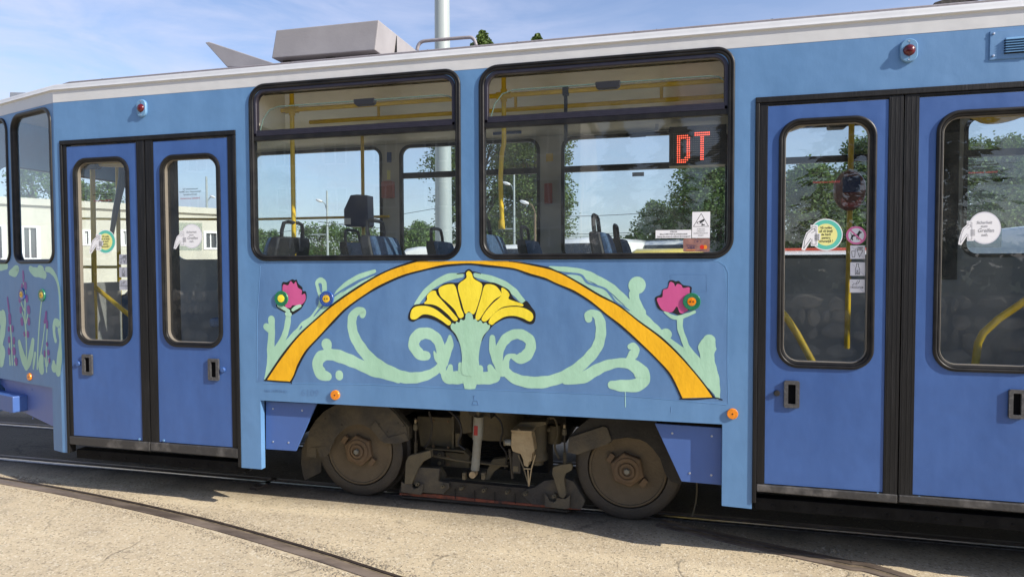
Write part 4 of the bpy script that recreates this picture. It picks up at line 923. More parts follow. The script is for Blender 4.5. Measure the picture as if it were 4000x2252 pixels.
MB().slab(F9, poly(F9, [(800, 166), (815, 163), (1075, 249), (1075, 262), (886, 262)]), -.03, .0).build('roof_fairing', M['boxgrey'], tram, bevel=.006)
F3 = YP(.40)
hr = [(1629, 196), (1634, 178), (1646, 165), (1668, 160), (1750, 153), (1825, 147), (1842, 148), (1853, 158), (1860, 178)]
MB().tube([F3.pt(*F3.px(u, v)) for u, v in cat(hr, 4, False)], .012, 10).build('roof_grab_rail', M['roofgrey'], tram, True)
mb = MB(); F8 = YP(1.3); q = F8.px(3700, 5)
mb.obox((q[0]+.3, 1.3, q[1]+.06), (1, 0, .28), (0, 1, 0), (-.28, 0, 1), .4, .05, .03); mb.box(q[0]+.35, q[0]+.45, 1.2, 1.4, 3.15, q[1]+.1); mb.build('roof_equipment', M['frame_dark'], tram)
# little raised hatch on the nose roof
MB().slab(TAP, [TAP.px(25, 392), TAP.px(118, 380), TAP.px(112, 359), TAP.px(26, 358)], -.45, -.02).build('nose_roof_cover', M['white'], tram, bevel=.006)

# ------------------------------------------------------------------ interior
def yp(u, v, y): p = at(u, v, y); return (p.x, y, p.z)
def rod(pts, r, name='handrail', mt='yellow', par=None): return MB().tube(pts, r, 10).build(name, M[mt], par or tram, True)
hz_ = 2.865
rod([(-2.86, .35, hz_), (-1.2, .35, hz_), (.3, .35, hz_)], .0165)
rod([(-2.9, .80, 2.875), (.3, .80, 2.875)], .0165); rod([(.36, .80, 2.875), (4.2, .80, 2.875)], .0165)
px1 = at(1143, 600, .35).x; rod([(px1, .35, .88), (px1, .35, 3.0)], .0165)
px2 = at(1417, 700, 1.75).x; rod([(px2, 1.75, .88), (px2, 1.75, 3.01)], .0165)
rod([yp(1000, 856, 2.08), yp(1520, 845, 2.08)], .013)
q = at(1968, 420, .35).x
rod([(q, .35, 3.0), (q, .35, 2.55), yp(1960, 600, .35), yp(1955, 700, .35), yp(1958, 800, .35), yp(1962, 880, .35)], .0165)
rod([yp(1958, 860, .35), yp(1960, 895, .35)], .024, 'rail_socket', 'yellowfit')
for xx, yy in ((px1, .35), (q, .35)):
    MB().tube([(xx-.05, yy, hz_), (xx+.05, yy, hz_)], .024, 12).tube([(xx, yy, hz_-.04), (xx, yy, hz_+.04)], .023, 12).build('rail_clamp', M['yellowfit'], tram, True)
for xx in (-2.05, -1.05+.1, .1): rod([(xx-.25, .80, 2.875), (xx-.25, .80, 3.0)], .012, 'rail_hanger', 'yellowfit')
# hanging strap
sx_ = at(2210, 380, .35).x
MB().box(sx_-.02, sx_+.02, .33, .37, hz_-.03, hz_+.025).box(sx_-.012, sx_+.012, .345, .352, 2.52, hz_-.02).build('hand_strap', M['black'], tram, bevel=.004)
# fittings seen through windows
def dev(name, u0, u1, v0, v1, y, mt, d=.09, par=None, r=.015):
    a = at(u0, v1, y); b = at(u1, v0, y); F = YP(y)
    return MB().slab(F, rr(a.x, b.x, a.z, b.z, r, 4), -d, 0).build(name, M[mt], par or tram, bevel=.006)
v_ = MB(); Fv = YP(1.60)
v_.slab(Fv, poly(Fv, [(1368, 762), (1395, 759), (1434, 762), (1438, 880), (1432, 885), (1352, 885), (1344, 878), (1342, 818)]), -.13, 0)
vo = v_.build('ticket_validator', M['valblue'], tram, bevel=.008)
MB().slab(Fv, poly(Fv, [(1345, 852), (1371, 852), (1371, 876), (1345, 876)]), None, .003).build('validator_label', M['paper'], vo)
dev('emergency_box', 1490, 1532, 706, 774, 2.05, 'redbox', .06)
MB().slab(FAR, poly(FAR, [(1512, 665), (1526, 665), (1526, 702), (1512, 702)]), None, .004).build('notice_sticker', M['paleyellow'], tram)
MB().slab(FAR, poly(FAR, [(1512, 595), (1530, 595), (1530, 635), (1512, 635)]), None, .004).build('notice_sticker', M['infoblue'], tram)
MB().slab(FAR, poly(FAR, [(2133, 601), (2161, 599), (2161, 630), (2133, 632)]), None, .004).build('notice_sticker', M['yellowfit'], tram)
MB().slab(FAR, poly(FAR, [(2128, 718), (2158, 716), (2158, 795), (2128, 797)]), -.01, .03).build('emergency_hammer_box', M['redbox'], tram, bevel=.005)
Fc = YP(2.0)
co_ = MB().slab(Fc, [(-1.72, 2.94), (-1.45, 2.94), (-1.45, 3.0), (-1.72, 3.0)], -.02, 0).build('info_strip', M['infoblue'], tram)
# display with red dots
Fd = YP(1.95)
dp = poly(Fd, [(2614, 505), (2838, 490), (2838, 634), (2614, 640)])
x0, x1 = dp[0][0], dp[1][0]; z0, z1 = dp[3][1], dp[0][1]
do = MB().slab(Fd, [(x0, z0-.02), (x1, z0-.02), (x1, z1+.02), (x0, z1+.02)], -.12, 0).build('destination_display', M['black'], tram, bevel=.004)
on, off = MB(), MB()
ax, az = Fd.px(2632, 524); bx2, bz = Fd.px(2808, 628)
cols, rows_ = 24, 14
ltr = {}
D_ = ["1111110", "1111111", "11...11", "11...11", "11...11", "11...11", "11...11", "11...11", "11...11", "11...11", "11..111", "1111110", "111110."]
T2 = ["11111111", "11111111", "...11...", "...11...", "...11...", "...11...", "...11...", "...11...", "...11...", "...11...", "...11...", "...11...", "...11..."]
for c_ in range(cols):
    for r_ in range(rows_):
        xx = ax+(bx2-ax)*c_/(cols-1); zz = az+(bz-az)*r_/(rows_-1); lit = False
        if 2 <= c_ < 9 and 1 <= r_ < 14 and c_-2 < len(D_[r_-1]): lit = D_[r_-1][c_-2] == '1'
        if 11 <= c_ < 19 and 0 <= r_ < 13: lit = T2[r_][c_-11] == '1'
        (on if lit else off).slab(Fd, circ(xx, zz,   .0054 if lit else .0035, 8), None, .004)
on.build('lit_dots', M['led_on'], do); off.build('unlit_dots', M['led_off'], do)
MB().box(x0-.12, x0-.09, 1.96, 1.99, z1+.0, 2.95).build('display_bracket', M['inner'], do)
# latch and maker's plate on the far window
MB().slab(FAR, poly(FAR, [(2460, 523), (2525, 520), (2523, 537), (2463, 541)]), None, .03).build('latch', M['black'], tram)
MB().slab(FAR, poly(FAR, [(2470, 674), (2516, 672), (2516, 688), (2470, 690)]), None, .006).build('window_plate', M['black'], tram)

def seat_parts():
    e = bpy.data.objects.new('seat', None); C.objects.link(e); e['_own'] = 1
    # faces +x; origin at the floor below the backrest
    def bk(name, prof_x, hw_, mt, zs):
        mb = MB(); vs = []; ring = []
        for (z, xf, xb, w_) in zs:
            vs += [(xb, -w_, z), (xf, -w_, z), (xf+.012, 0, z), (xf, w_, z), (xb, w_, z), (xb-.015, 0, z)]
        k = 6; n = len(zs)
        fs = [(i*k+q, i*k+(q+1) % k, (i+1)*k+(q+1) % k, (i+1)*k+q) for i in range(n-1) for q in range(k)]
        fs += [tuple(range(k))[::-1], tuple((n-1)*k+q for q in range(k))]
        mb.add(vs, fs); o = mb.build(name, M[mt], None, True, bevel=.012); o.parent = e; return o
    bk('seat_shell', None, None, 'seatblack', [(.42, .07, -.02, .215), (.60, .04, -.045, .22), (.85, -.015, -.095, .22), (1.0, -.05, -.125, .215), (1.055, -.065, -.13, .20)])
    bk('seat_back_cushion', None, None, 'seatblue', [(.46, .115, .06, .205), (.62, .085, .035, .207), (.85, .03, -.02, .207), (.99, -.010, -.055, .205), (1.05, -.035, -.07, .195)])
    mb = MB(); mb.box(.02, .46, -.21, .21, .40, .47); o = mb.build('seat_cushion', M['seatblue'], None, bevel=.02); o.parent = e
    mb = MB(); mb.box(.10, .30, -.05, .05, 0, .40); o = mb.build('seat_pedestal', M['seatblack'], None); o.parent = e
    mb = MB(); mb.tube([(-.10, -.13, 1.03), (-.108, -.135, 1.10), (-.113, -.115, 1.155), (-.115, -.07, 1.165), (-.115, .07, 1.165), (-.113, .115, 1.155), (-.108, .135, 1.10), (-.10, .13, 1.03)], .014, 8); o = mb.build('seat_handle', M['seatblack'], None, True); o.parent = e
    return e
proto = seat_parts(); first = True
for (u, v, y, face) in ((1125, 918, .34, -1), (1392, 936, 1.45, 1), (1488, 915, .34, 1), (1722, 930, 1.45, 1), (1912, 912, .34, 1), (2068, 932, 1.45, 1), (2352, 904, .34, 1), (2426, 934, 1.45, 1), (2905, 920, .34, -1)):
    p = at(u, v, y)
    if first: s_ = proto; first = False
    else:
        s_ = proto.copy(); C.objects.link(s_)
        for ch in proto.children: d_ = ch.copy(); C.objects.link(d_); d_.parent = s_
    s_.parent = tram; s_.location = (p.x+1.0+.07*face, y-1.1, .88); s_.rotation_euler = (0, 0, 0 if face > 0 else PI)
for o in list(bpy.data.objects):
    if '_own' in o: del o['_own']
# stair rails seen through the doors
rod([yp(361, 640, .30), yp(372, 1345, .30)], .019)
rod([yp(374, 1122, .30), yp(512, 1236, .30)], .017)
rod([yp(458, 640, .55), yp(470, 1345, .55)], .016)
rod([yp(320, 853, 1.9), yp(498, 856, 1.9)], .013); rod([yp(325, 1042, .9), yp(466, 1042, .9)], .013); rod([yp(655, 855, 1.9), yp(870, 856, 1.9)], .013)
rod([yp(350, 635, .30), yp(500, 640, .30)], .03, 'door_gear_cover', 'yellowfit')
MB().tube([yp(336, 645, .28), yp(385, 645, .28)], .035, 8).build('door_arm', M['black'], tram, True)
rod([yp(480, 655, .45), yp(478, 700, .45), yp(450, 830, .45), yp(432, 940, .45)], [.03, .03, .022, .015], 'wiper_arm', 'black')
rod([yp(393, 1195, .45), yp(405, 1270, .45), yp(424, 1345, .45)], .012, 'grab_handle', 'stickergrey')
rod([yp(3327, 470, .60), yp(3320, 800, .60), yp(3308, 1360, .60)], .017)
rod([yp(3030, 1190, .25), yp(3075, 1245, .25), yp(3112, 1300, .25), yp(3150, 1370, .25), yp(3188, 1440, .25)], .021)
rod([yp(4060, 1140, .30), yp(4000, 1177, .30), yp(3900, 1245, .30), yp(3840, 1300, .30), yp(3820, 1340, .30), yp(3806, 1450, .30)], .021)
ov = MB(); Fo = YP(.55); c_ = Fo.px(3320, 743)
ov.lathe([(.001, -.05), (.07, -.05), (.092, -.03), (.094, 0), (.085, .02), (.06, .03), (.001, .034)], Fo.pt(c_[0], c_[1], 0), (0, -1, 0), 26)
ov.v = [(x, y, c_[1]+(z-c_[1])*1.36) for x, y, z in ov.v]
oo = ov.build('card_validator', M['oval'], tram, True)
MB().slab(Fo, rr(c_[0]-.05, c_[0]+.05, c_[1]-.015, c_[1]+.08, .008), None, .036).build('validator_screen', M['valblue'], oo)
MB().slab(Fo, rr(c_[0]-.055, c_[0]+.06, c_[1]-.105, c_[1]-.03, .035), .0, .030).build('validator_lip', M['redbox'], oo, True, .004)
Fy = YP(.12)
MB().slab(Fy, [Fy.px(*p) for p in cat([(3060, 450), (3235, 450), (3180, 478), (3120, 500), (3075, 508)], 4)], -.05, 0).build('door_gear_cover', M['yellowfit'], tram, True)
MB().slab(Fy, [Fy.px(*p) for p in cat([(3800, 440), (4010, 440), (3990, 458), (3930, 474), (3870, 478), (3835, 468)], 4)], -.05, 0).build('door_gear_cover', M['yellowfit'], tram, True)
MB().box(at(3240, 0, .5).x, at(3310, 0, .5).x, .45, .55, at(3280, 503, .5).z, 2.95).build('door_motor', M['black'], tram, bevel=.01)
# partition panes/posts beside the doors
mb = MB(); xx = at(665, 900, .5).x; mb.box(at(655, 900, .9).x, at(690, 900, .9).x, .88, .93, .88, 3.0); mb.box(at(650, 900, .3).x-.005, at(650, 900, .3).x+.02, .28, .30, .6, 2.9)
mb.build('cab_post', M['seatblack'], tram)
MB().slab(FAR, [(2.05, 1.6), (2.16, 1.6), (2.16, 2.9), (2.05, 2.9)], None, .02).build('post_cover', M['seatblack'], tram)

# ------------------------------------------------------------------ stickers on the panes
GN = -.0085
class FOff(Fr):
    def __init__(s, F, n): super().__init__(F.O+F.N*n, F.X, F.N)
GF = FOff(SIDE, -.0085)       # just proud of the window panes
GD = FOff(SIDE, -.0285)       # just proud of the door panes
def pf(F, conv, pts): return [F.px(*conv(x, y)) for x, y in pts]
def sheet(F, conv, pts, n, mt, name, par, sm=False): 
    return MB().slab(F, pf(F, conv, cat(pts, 5) if sm else pts), None, n).build(name, M[mt], par)
def circp(cx, cy, rx, ry, k=36): return [(cx+rx*math.cos(2*PI*i/k), cy+ry*math.sin(2*PI*i/k)) for i in range(k)]
def line(F, conv, pts, w_, n, mb): 
    P = [Vector(F.px(*conv(*p))) for p in pts]
    for i in range(len(P)-1):
        t = (P[i+1]-P[i]); L_ = t.length
        if L_ < 1e-6: continue
        t /= L_; nn = Vector((-t.y, t.x))*w_; a = P[i]-t*w_*.6; b = P[i+1]+t*w_*.6
        mb.slab(F, [tuple(a+nn), tuple(a-nn), tuple(b-nn), tuple(b+nn)], None, n+i*2e-6)
def words(F, conv, lines, par, mt='print', mirror=False, bold=.02, shear=0, n=.0009, name='printed_words'):
    mb = MB()
    for (s_, cx, cy, wd, hg) in lines:
        a = Vector(F.px(*conv(cx, cy))); e = Vector(F.px(*conv(cx+wd/2, cy))); h_ = (Vector(F.px(*conv(cx, cy-hg/2)))-a).length*2
        t = text(F, s_, a.x, a.y, width=abs(e.x-a.x)*2, height=h_, n=n, mirror=mirror, align='CENTER', bold=bold, shear=shear)
        mb.add(t.v, t.f)
    return mb.build(name, M[mt], par)
def hand(F, conv, cx, cy, s_, par, fill='paper', ink='print'):
    """hand gripping a bar: s_ = scale of the 'bar' height in tracing units"""
    g_ = lambda pts: [(cx+x*s_, cy+y*s_) for x, y in pts]
    o = sheet(F, conv, g_([(-.12, -.5), (.28, -.5), (.28, -.05), (.42, -.05), (.40, .30), (.28, .34), (.28, .62), (-.10, .62), (-.10, .35), (-.42, .86), (-.60, .82), (-.50, .35), (-.35, -.08), (-.10, -.30)]), .0006, fill, 'hand_pictogram', par)
    mb = MB(); w_ = .0011 if s_ > 60 else .0009
    line(F, conv, g_([(-.04, -.42), (.18, -.42), (.18, .54), (-.04, .54), (-.04, .25)]), w_, .0010, mb); line(F, conv, g_([(-.04, -.42), (-.04, -.25), (-.28, -.05), (-.42, .3), (-.48, .75), (-.10, .22)]), w_, .0011, mb)
    line(F, conv, g_([(-.04, -.25), (.10, -.32), (.12, -.18), (-.06, -.08)]), w_, .0012, mb)
    for i in range(4): yy = -.0+i*.09; line(F, conv, g_([(.10, yy), (.33, yy), (.35, yy+.04), (.10, yy+.06)]), w_*.8, .0013+i*1e-5, mb)
    mb.build('hand_lines', M[ink], o)
def grip_sticker(F, conv, cx, cy, rx, ry, lf, sc_=1.0):
    o = sheet(F, conv, circp(cx, cy, rx, ry), .0002, 'paper', 'grip_sticker', tram)
    sheet(F, conv, circp(cx, cy, rx*.95, ry*.94), .0004, 'teal', 'teal_ring', o)
    sheet(F, conv, circp(cx, cy, rx*.68, ry*.69), .0005, 'paleyellow', 'yellow_disc', o)
    ls = [('Vă rugăm', 0, -.43, .70), ('să vă țineți', 0, -.22, .80), ('de bară', 0, -.01, .56), ('pentru', 0, .20, .50), ('siguranță !', 0, .41, .80)]
    words(F, conv, [(s_, cx+a*rx, cy+b*ry, w_*rx, .21*ry) for s_, a, b, w_ in ls], o)
    hand(F, conv, cx-rx*.80, cy-.02*ry, ry*1.18, tram)
zR1 = Z(3030, 800, 2.197); zR2 = Z(3640, 380, 1.318); zL = Z(280, 600, 1.858); zW2 = Z(2540, 800, 7.25)
grip_sticker(GD, zR1, 432, 255, 143, 136, None)
grip_sticker(GD, zL, 246, 638, 73, 87, None)
def squares(conv, rects):
    for i, (x0, y0, x1, y1) in enumerate(rects):
        o = sheet(GD, conv, [(x0, y1), (x1, y1), (x1, y0), (x0, y0)], .0002, 'paper', 'pictogram_sticker', tram)
        w_, h_ = x1-x0, y1-y0; g_ = lambda pts: [(x0+a*w_, y0+b*h_) for a, b in pts]; mb = MB(); t = .0012
        if i == 0:
            line(GD, conv, g_([(.09, .42), (.33, .42), (.30, .85), (.13, .85), (.09, .42)]), t, .0005, mb); line(GD, conv, g_([(.33, .38), (.40, .2)]), t, .0006, mb)
            line(GD, conv, g_([(.45, .32), (.85, .36), (.62, .85), (.45, .32)]), t, .0007, mb)
            for q in range(4): line(GD, conv, g_([(.50+q*.09, .30), (.52+q*.09, .13), (.58+q*.09, .16)]), t*1.2, .0008+q*1e-5, mb)
        elif i == 1:
            line(GD, conv, g_([(.42, .10), (.55, .10), (.55, .30), (.63, .48), (.63, .90), (.34, .90), (.34, .48), (.42, .30), (.42, .10)]), t, .0005, mb)
            tt = words(GD, conv, [('%', x0+.48*w_, y0+.66*h_, w_*.16, h_*.2), ('Alc', x0+.485*w_, y0+.81*h_, w_*.22, h_*.18)], o)
        else:
            line(GD, conv, g_([(.17, .54), (.88, .56), (.88, .66), (.17, .64), (.17, .54)]), t, .0005, mb); line(GD, conv, g_([(.08, .52), (.08, .66)]), t, .0006, mb)
            line(GD, conv, g_([(.16, .44), (.28, .34), (.42, .32), (.52, .12)]), t, .0007, mb); line(GD, conv, g_([(.45, .36), (.58, .28), (.66, .08)]), t, .0008, mb)
        mb.build('pictogram', M['print'], o)
        m2 = MB(); line(GD, conv, g_([(.12, .12), (.90, .92)]), .0016, .0011, m2); m2.build('faded_bar', M['stickergrey'], o)
squares(zR1, [(640, 348, 768, 463), (640, 492, 767, 607), (636, 638, 764, 752)])
squares(zL, [(345, 731, 405, 803), (346, 823, 407, 896), (348, 915, 410, 988)])
# no dogs
o = sheet(GD, zR1, circp(691, 261, 87, 78), .0002, 'printpink', 'no_dogs_sticker', tram); sheet(GD, zR1, circp(691, 261, 68, 61), .0004, 'paper', 'white_disc', o)
sheet(GD, zR1, [(641, 238), (647, 240), (652, 258), (700, 248), (712, 226), (722, 218), (726, 228), (741, 234), (735, 242), (724, 246), (716, 262), (716, 298), (708, 300), (705, 275), (700, 298), (694, 298), (692, 270), (668, 270), (660, 282), (664, 303), (656, 305), (648, 290), (645, 305), (640, 300), (650, 266)], .0006, 'print', 'dog_silhouette', o)
m2 = MB(); line(GD, zR1, [(636, 212), (745, 312)], .0042, .0009, m2); m2.build('pink_bar', M['printpink'], o)
# pale German stickers
def german(conv, cx, cy, rx, ry, sq, film):
    o = sheet(GD, conv, sq, .0002, film, 'clear_backing', tram)
    s_ = sheet(GD, conv, circp(cx, cy, rx, ry), .0005, 'stickergrey', 'grip_sticker', tram)
    sheet(GD, conv, circp(cx, cy, rx*.93, ry*.93), .0007, 'paper' if rx > 80 or film == 'film' else 'stickergrey', 'pale_disc', s_)
    words(GD, conv, [('Sicherheit', cx-.02*rx, cy-.33*ry, .98*rx, .25*ry), ('zum', cx-.05*rx, cy-.10*ry, .44*rx, .23*ry), ('Greifen', cx+.08*rx, cy+.16*ry, 1.0*rx, .33*ry), ('nah.', cx, cy+.43*ry, .42*rx, .25*ry)], s_, 'printgrey', shear=.2, n=.0012)
    hand(FOff(GD, .0006), conv, cx-rx*.98, cy+.12*ry, ry*1.10, tram, 'paper', 'printgrey')
german(zR2, 272, 672, 84, 83, [(141, 772), (358, 772), (365, 580), (143, 580)], 'film')
german(zL, 872, 598, 76, 88, [(782, 702), (944, 704), (948, 502), (780, 500)], 'film')
# mirrored inside lettering
for conv, cx, cy, k in ((zL, 225, 296, .92), (zL, 860, 276, 1.0), (Z(3030, 440, 3.152), 625, 740, 2.35), (zR2, 262, 348, 1.06)):
    kx = k; ky = k if conv is not zR2 else k*.75
    words(GD, conv, [('Automatische Tür', cx, cy-20*ky, 112*kx, 17*ky), ('Haltewunsch und Öffnen', cx, cy, 158*kx, 17*ky), ('mit Druckknopf', cx, cy+20*ky, 98*kx, 17*ky)], tram, mirror=True, bold=.012, n=.0008, name='mirrored_notice')
    words(GD, conv, [('Schließen automatisch', cx, cy+48*ky, 143*kx, 17*ky)], tram, 'printred', mirror=True, bold=.012, n=.0008, name='mirrored_notice')
# labels at the corner of the second window
o = sheet(GF, zW2, [(1180, 935), (1688, 935), (1700, 190), (1192, 200)], .0002, 'paper', 'camera_notice', tram)
mb = MB(); line(GF, zW2, [(1443, 245), (1652, 608), (1222, 612), (1443, 245)], .0013, .0004, mb)
mb.slab(GF, pf(GF, zW2, [(1310, 492), (1500, 395), (1532, 405), (1532, 450), (1400, 540), (1360, 545), (1325, 520)]), None, .0005); mb.slab(GF, pf(GF, zW2, [(1455, 520), (1480, 510), (1482, 590), (1455, 592)]), None, .0006); mb.slab(GF, pf(GF, zW2, [(1480, 548), (1543, 548), (1543, 578), (1480, 578)]), None, .0005)
mb.build('camera_pictogram', M['print'], o)
mb = MB(); mb.slab(GF, pf(GF, zW2, circp(1375, 512, 34, 28, 16)), None, .0009); line(GF, zW2, [(1345, 478), (1500, 402)], .0009, .0008, mb); mb.build('camera_lens', M['paper'], o)
words(GF, zW2, [('ATENȚIE!', 1434, 688, 225, 46), ('OBIECTIV', 1434, 746, 232, 46), ('SUPRAVEGHEAT', 1431, 805, 412, 46), ('VIDEO', 1431, 865, 158, 46)], o, bold=.0)
o = sheet(GF, zW2, [(152, 955), (190, 940), (1160, 940), (1166, 704), (152, 718)], .0002, 'paper', 'ticket_notice', tram)
words(GF, zW2, [('ATENȚIE!', 660, 760, 200, 50), ('Biletul SMS 7429 se achiziționează', 660, 828, 778, 50), ('înainte de urcare în mijlocul de transport!', 662, 893, 945, 50)], o)
o = sheet(GF, zW2, [(p[0], p[1]) for p in ((935, 1290), (940, 1318), (975, 1326), (1640, 1332), (1680, 1318), (1692, 1000), (1680, 965), (1640, 952), (970, 952), (938, 975), (932, 1010))], .0002, 'cardbrown', 'payment_sticker', tram)
words(GF, zW2, [('VISA', 1158, 1212, 205, 92)], o, 'vblue', shear=.25, bold=.03)
mb = MB(); mb.slab(GF, pf(GF, zW2, [(1025, 1156), (1288, 1156), (1288, 1136), (1025, 1136)]), None, .0006); mb.build('dark_bar', M['vblue'], o)
mb = MB(); mb.slab(GF, pf(GF, zW2, [(1020, 1285), (1275, 1285), (1275, 1268), (1020, 1268)]), None, .0006); mb.build('orange_bar', M['mcorange'], o)
sheet(GF, zW2, circp(1466, 1194, 62, 62), .0006, 'mcred', 'red_circle', o); sheet(GF, zW2, circp(1556, 1194, 58, 60), .0005, 'mcorange', 'orange_circle', o)
mb = MB(); line(GF, zW2, circp(1340, 1036, 88, 60, 20)+[(1428, 1036)], .0006, .0005, mb)
for q in range(4): line(GF, zW2, [(1306+q*16, 1036-10-q*5), (1312+q*17, 1036), (1306+q*16, 1036+10+q*5)], .0008, .0007+q*2e-5, mb)
mb.build('contactless_mark', M['vblue'], o)
words(GF, zW2, [('mastercard', 1505, 1278, 190, 26)], o, 'vblue')

# ------------------------------------------------------------------ bogie
YB = .5
z4 = Z(1000, 1500, 2.417); z6 = Z(1560, 1560, 3.296)
bog = None
def B(y): return YP(y)
def wheel(x, z, side=1, detail=True):
    yf = .515 if side > 0 else 1.685; d = -1 if side > 0 else 1      # outer face points along d
    A = (0, d, 0); O = (x, yf, z); rt_ = .345
    w_ = MB().lathe([(.05, -.09), (.25, -.09), (.262, -.055), (.262, .006), (.255, .012), (.247, .012), (.243, .002), (.12, -.012), (.085, .0), (.08, .004)], O, A, 56).build('wheel', M['wheel'], tram, True)
    MB().lathe([(.268, -.10), (.268, -.002), (.272, .004), (.300, .006), (rt_-.012, .004), (rt_, -.004), (rt_+.002, -.07), (rt_+.004, -.080), (rt_+.024, -.092), (rt_+.024, -.112), (.268, -.118)], O, A, 64).build('wheel_tyre', M['tyre'], w_, True)
    if detail:
        MB().lathe([(.118, -.004), (.118, .028), (.108, .036), (.07, .036)], O, A, 6, .2).build('hub_plate', M['hub'], w_, False, .003)
        MB().lathe([(.085, .03), (.085, .044), (.078, .048), (.062, .048), (.060, .040), (.052, .040), (.050, .055), (.034, .058), (.032, .048)], O, A, 32).build('hub_cap', M['hub'], w_, True)
        MB().lathe([(.020, .045), (.020, .068), (.014, .072)], O, A, 6).build('hub_bolt', M['shock'], w_)
        for a in (2.2, 5.3):
            mb = MB(); c = (x+.135*math.cos(a+.35), yf-.014, z+.135*math.sin(a+.35)); mb.obox(c, (math.cos(a+.35), 0, math.sin(a+.35)), (0, 1, 0), (-math.sin(a+.35), 0, math.cos(a+.35)), .018, .016, .03)
            mb.build('locking_block', M['hub'], w_, bevel=.003)
    return w_
wx1, wx2, wz = -2.345, -.355, .345
wheel(wx1, wz); wheel(wx2, wz); wheel(wx1, wz, -1, False); wheel(wx2, wz, -1, False)
for x in (wx1, wx2): MB().tube([(x, .55, wz), (x, 1.65, wz)], .06, 16).build('axle', M['frame_dark'], tram, True)
def bslab(conv, pts, y, th, mt, name, sm=False, bev=.003, par=None):
    F = B(y); q = cat(pts, 4) if sm else pts
    return MB().slab(F, [F.px(*conv(a, b)) for a, b in q], -th, 0).build(name, M[mt], par or tram, bevel=bev)
lg = [(475, 683), (478, 600), (482, 520), (505, 430), (560, 340), (640, 255), (740, 195), (830, 165), (1000, 160), (1230, 190), (1330, 290), (1415, 400), (1440, 530), (1345, 558), (1280, 562), (1210, 556), (1165, 525), (1130, 475), (1070, 412), (1010, 385), (950, 378), (880, 395), (810, 440), (750, 500), (715, 580), (695, 640), (660, 680), (600, 688), (592, 655), (565, 600), (560, 690)]
mg = bslab(z4, lg, .44, .012, 'guard', 'mudguard')
bslab(z4, [(1070, 400), (1130, 345), (1185, 420), (1250, 500), (1410, 455), (1438, 530), (1345, 556), (1280, 560), (1212, 553), (1168, 522), (1132, 472)], .434, .005, 'guard', 'guard_patch', par=mg)
# folded upper lip of the guard
bslab(z4, [(740, 195), (760, 160), (1240, 165), (1440, 400), (1442, 528), (1416, 400), (1330, 290), (1230, 190), (1000, 160)], .455, .07, 'guard', 'guard_edge', par=mg)
for p in ((810, 383), (655, 325), (1340, 365), (1392, 395), (1240, 450), (1292, 520), (1165, 372)):
    F = B(.44); MB().lathe([(.006, 0), (.005, .004)], F.pt(*F.px(*z4(*p)), 0), (0, -1, 0), 8).build('guard_bolt', M['frame_dark'], mg)
bslab(z4, [(478, 500), (430, 615), (424, 740), (440, 850), (458, 906), (610, 830), (622, 700), (560, 560)], .56, .012, 'guard', 'mud_flap')
rg = [(850, 662), (772, 640), (778, 500), (850, 420), (960, 330), (1020, 290), (1590, 310), (1640, 440), (1740, 640), (1840, 915), (1830, 942), (1745, 918), (1700, 870), (1672, 800), (1640, 700), (1570, 605), (1510, 550), (1450, 522), (1330, 502), (1200, 520), (1175, 548), (1010, 612)]
mg2 = bslab(z5, rg, .44, .012, 'guard_black', 'mudguard')
bslab(z5, [(768, 642), (776, 502), (1102, 395), (1142, 410), (1182, 532), (1148, 562), (1000, 612), (858, 664)], .425, .015, 'guard', 'guard_patch', par=mg2)
MB().tube([B(.6).pt(*B(.6).px(*z5(u, v))) for u, v in ((1985, 900), (1988, 1000), (1975, 1120), (1944, 1240))], .006, 6).build('guard_strut', M['frame'], tram, True)
# main frame
bslab(z6, [(225, 215), (680, 232), (690, 640), (400, 640), (270, 590)], .70, .05, 'frame', 'bogie_side_frame')
bslab(z6, [(672, 215), (700, 215), (700, 640), (672, 640)], .66, .03, 'frame', 'frame_rib'); bslab(z6, [(330, 618), (690, 645), (830, 655), (905, 725), (900, 740), (820, 680), (690, 665), (330, 640)], .62, .08, 'frame', 'frame_flange')
bslab(z6, [(400, 650), (900, 700), (900, 880), (420, 850)], .70, .04, 'frame', 'lower_frame_web')
bslab(z6, [(400, 655), (560, 665), (578, 690), (578, 840), (545, 855), (400, 850)], .64, .03, 'frame_dark', 'bolted_plate')
for p in ((515, 705), (515, 815), (1920, 385)):
    F = B(.62); MB().lathe([(.016, 0), (.016, .004), (.009, .005), (.009, .016)], F.pt(*F.px(*z6(*p)), 0), (0, -1, 0), 6).build('frame_bolt', M['frame'], tram)
bslab(z6, [(700, 200), (790, 200), (795, 640), (705, 620)], .72, .05, 'frame_dark', 'rib_bracket'); bslab(z6, [(722, 430), (778, 430), (778, 612), (722, 606)], .66, .02, 'frame', 'bracket_plate')
# air spring and bellows
F = B(.85); c_ = F.px(*z6(1230, 300)); cb = F.px(*z6(1230, 560))
MB().lathe([(.24, 0), (.24, -.0), (.243, .01), (.243, .26), (.18, .28)], (c_[0], .93, cb[1]+.06), (0, 0, 1), 36).build('spring_housing', M['frame'], tram, True)
pr_ = []
for i in range(13): pr_.append((.20+(.014 if i % 2 else -.006), -.0-i*.013))
MB().lathe(pr_, (c_[0], .93, cb[1]+.065), (0, 0, 1), 36).build('spring_bellows', M['rubber'], tram, True)
MB().lathe([(.10, 0), (.25, -.01), (.255, -.03), (.20, -.05), (.1, -.06)], (c_[0], .93, cb[1]-.085), (0, 0, 1), 36).build('spring_seat', M['frame_dark'], tram, True)
bslab(z6, [(1195, 770), (1420, 740), (1350, 830), (1210, 930), (1135, 1055), (1105, 1055), (1130, 900)], .60, .06, 'frame', 'swing_arm', sm=False)
bslab(z6, [(780, 120), (930, 120), (930, 420), (820, 440), (780, 380)], .68, .04, 'frame', 'housing_bracket')
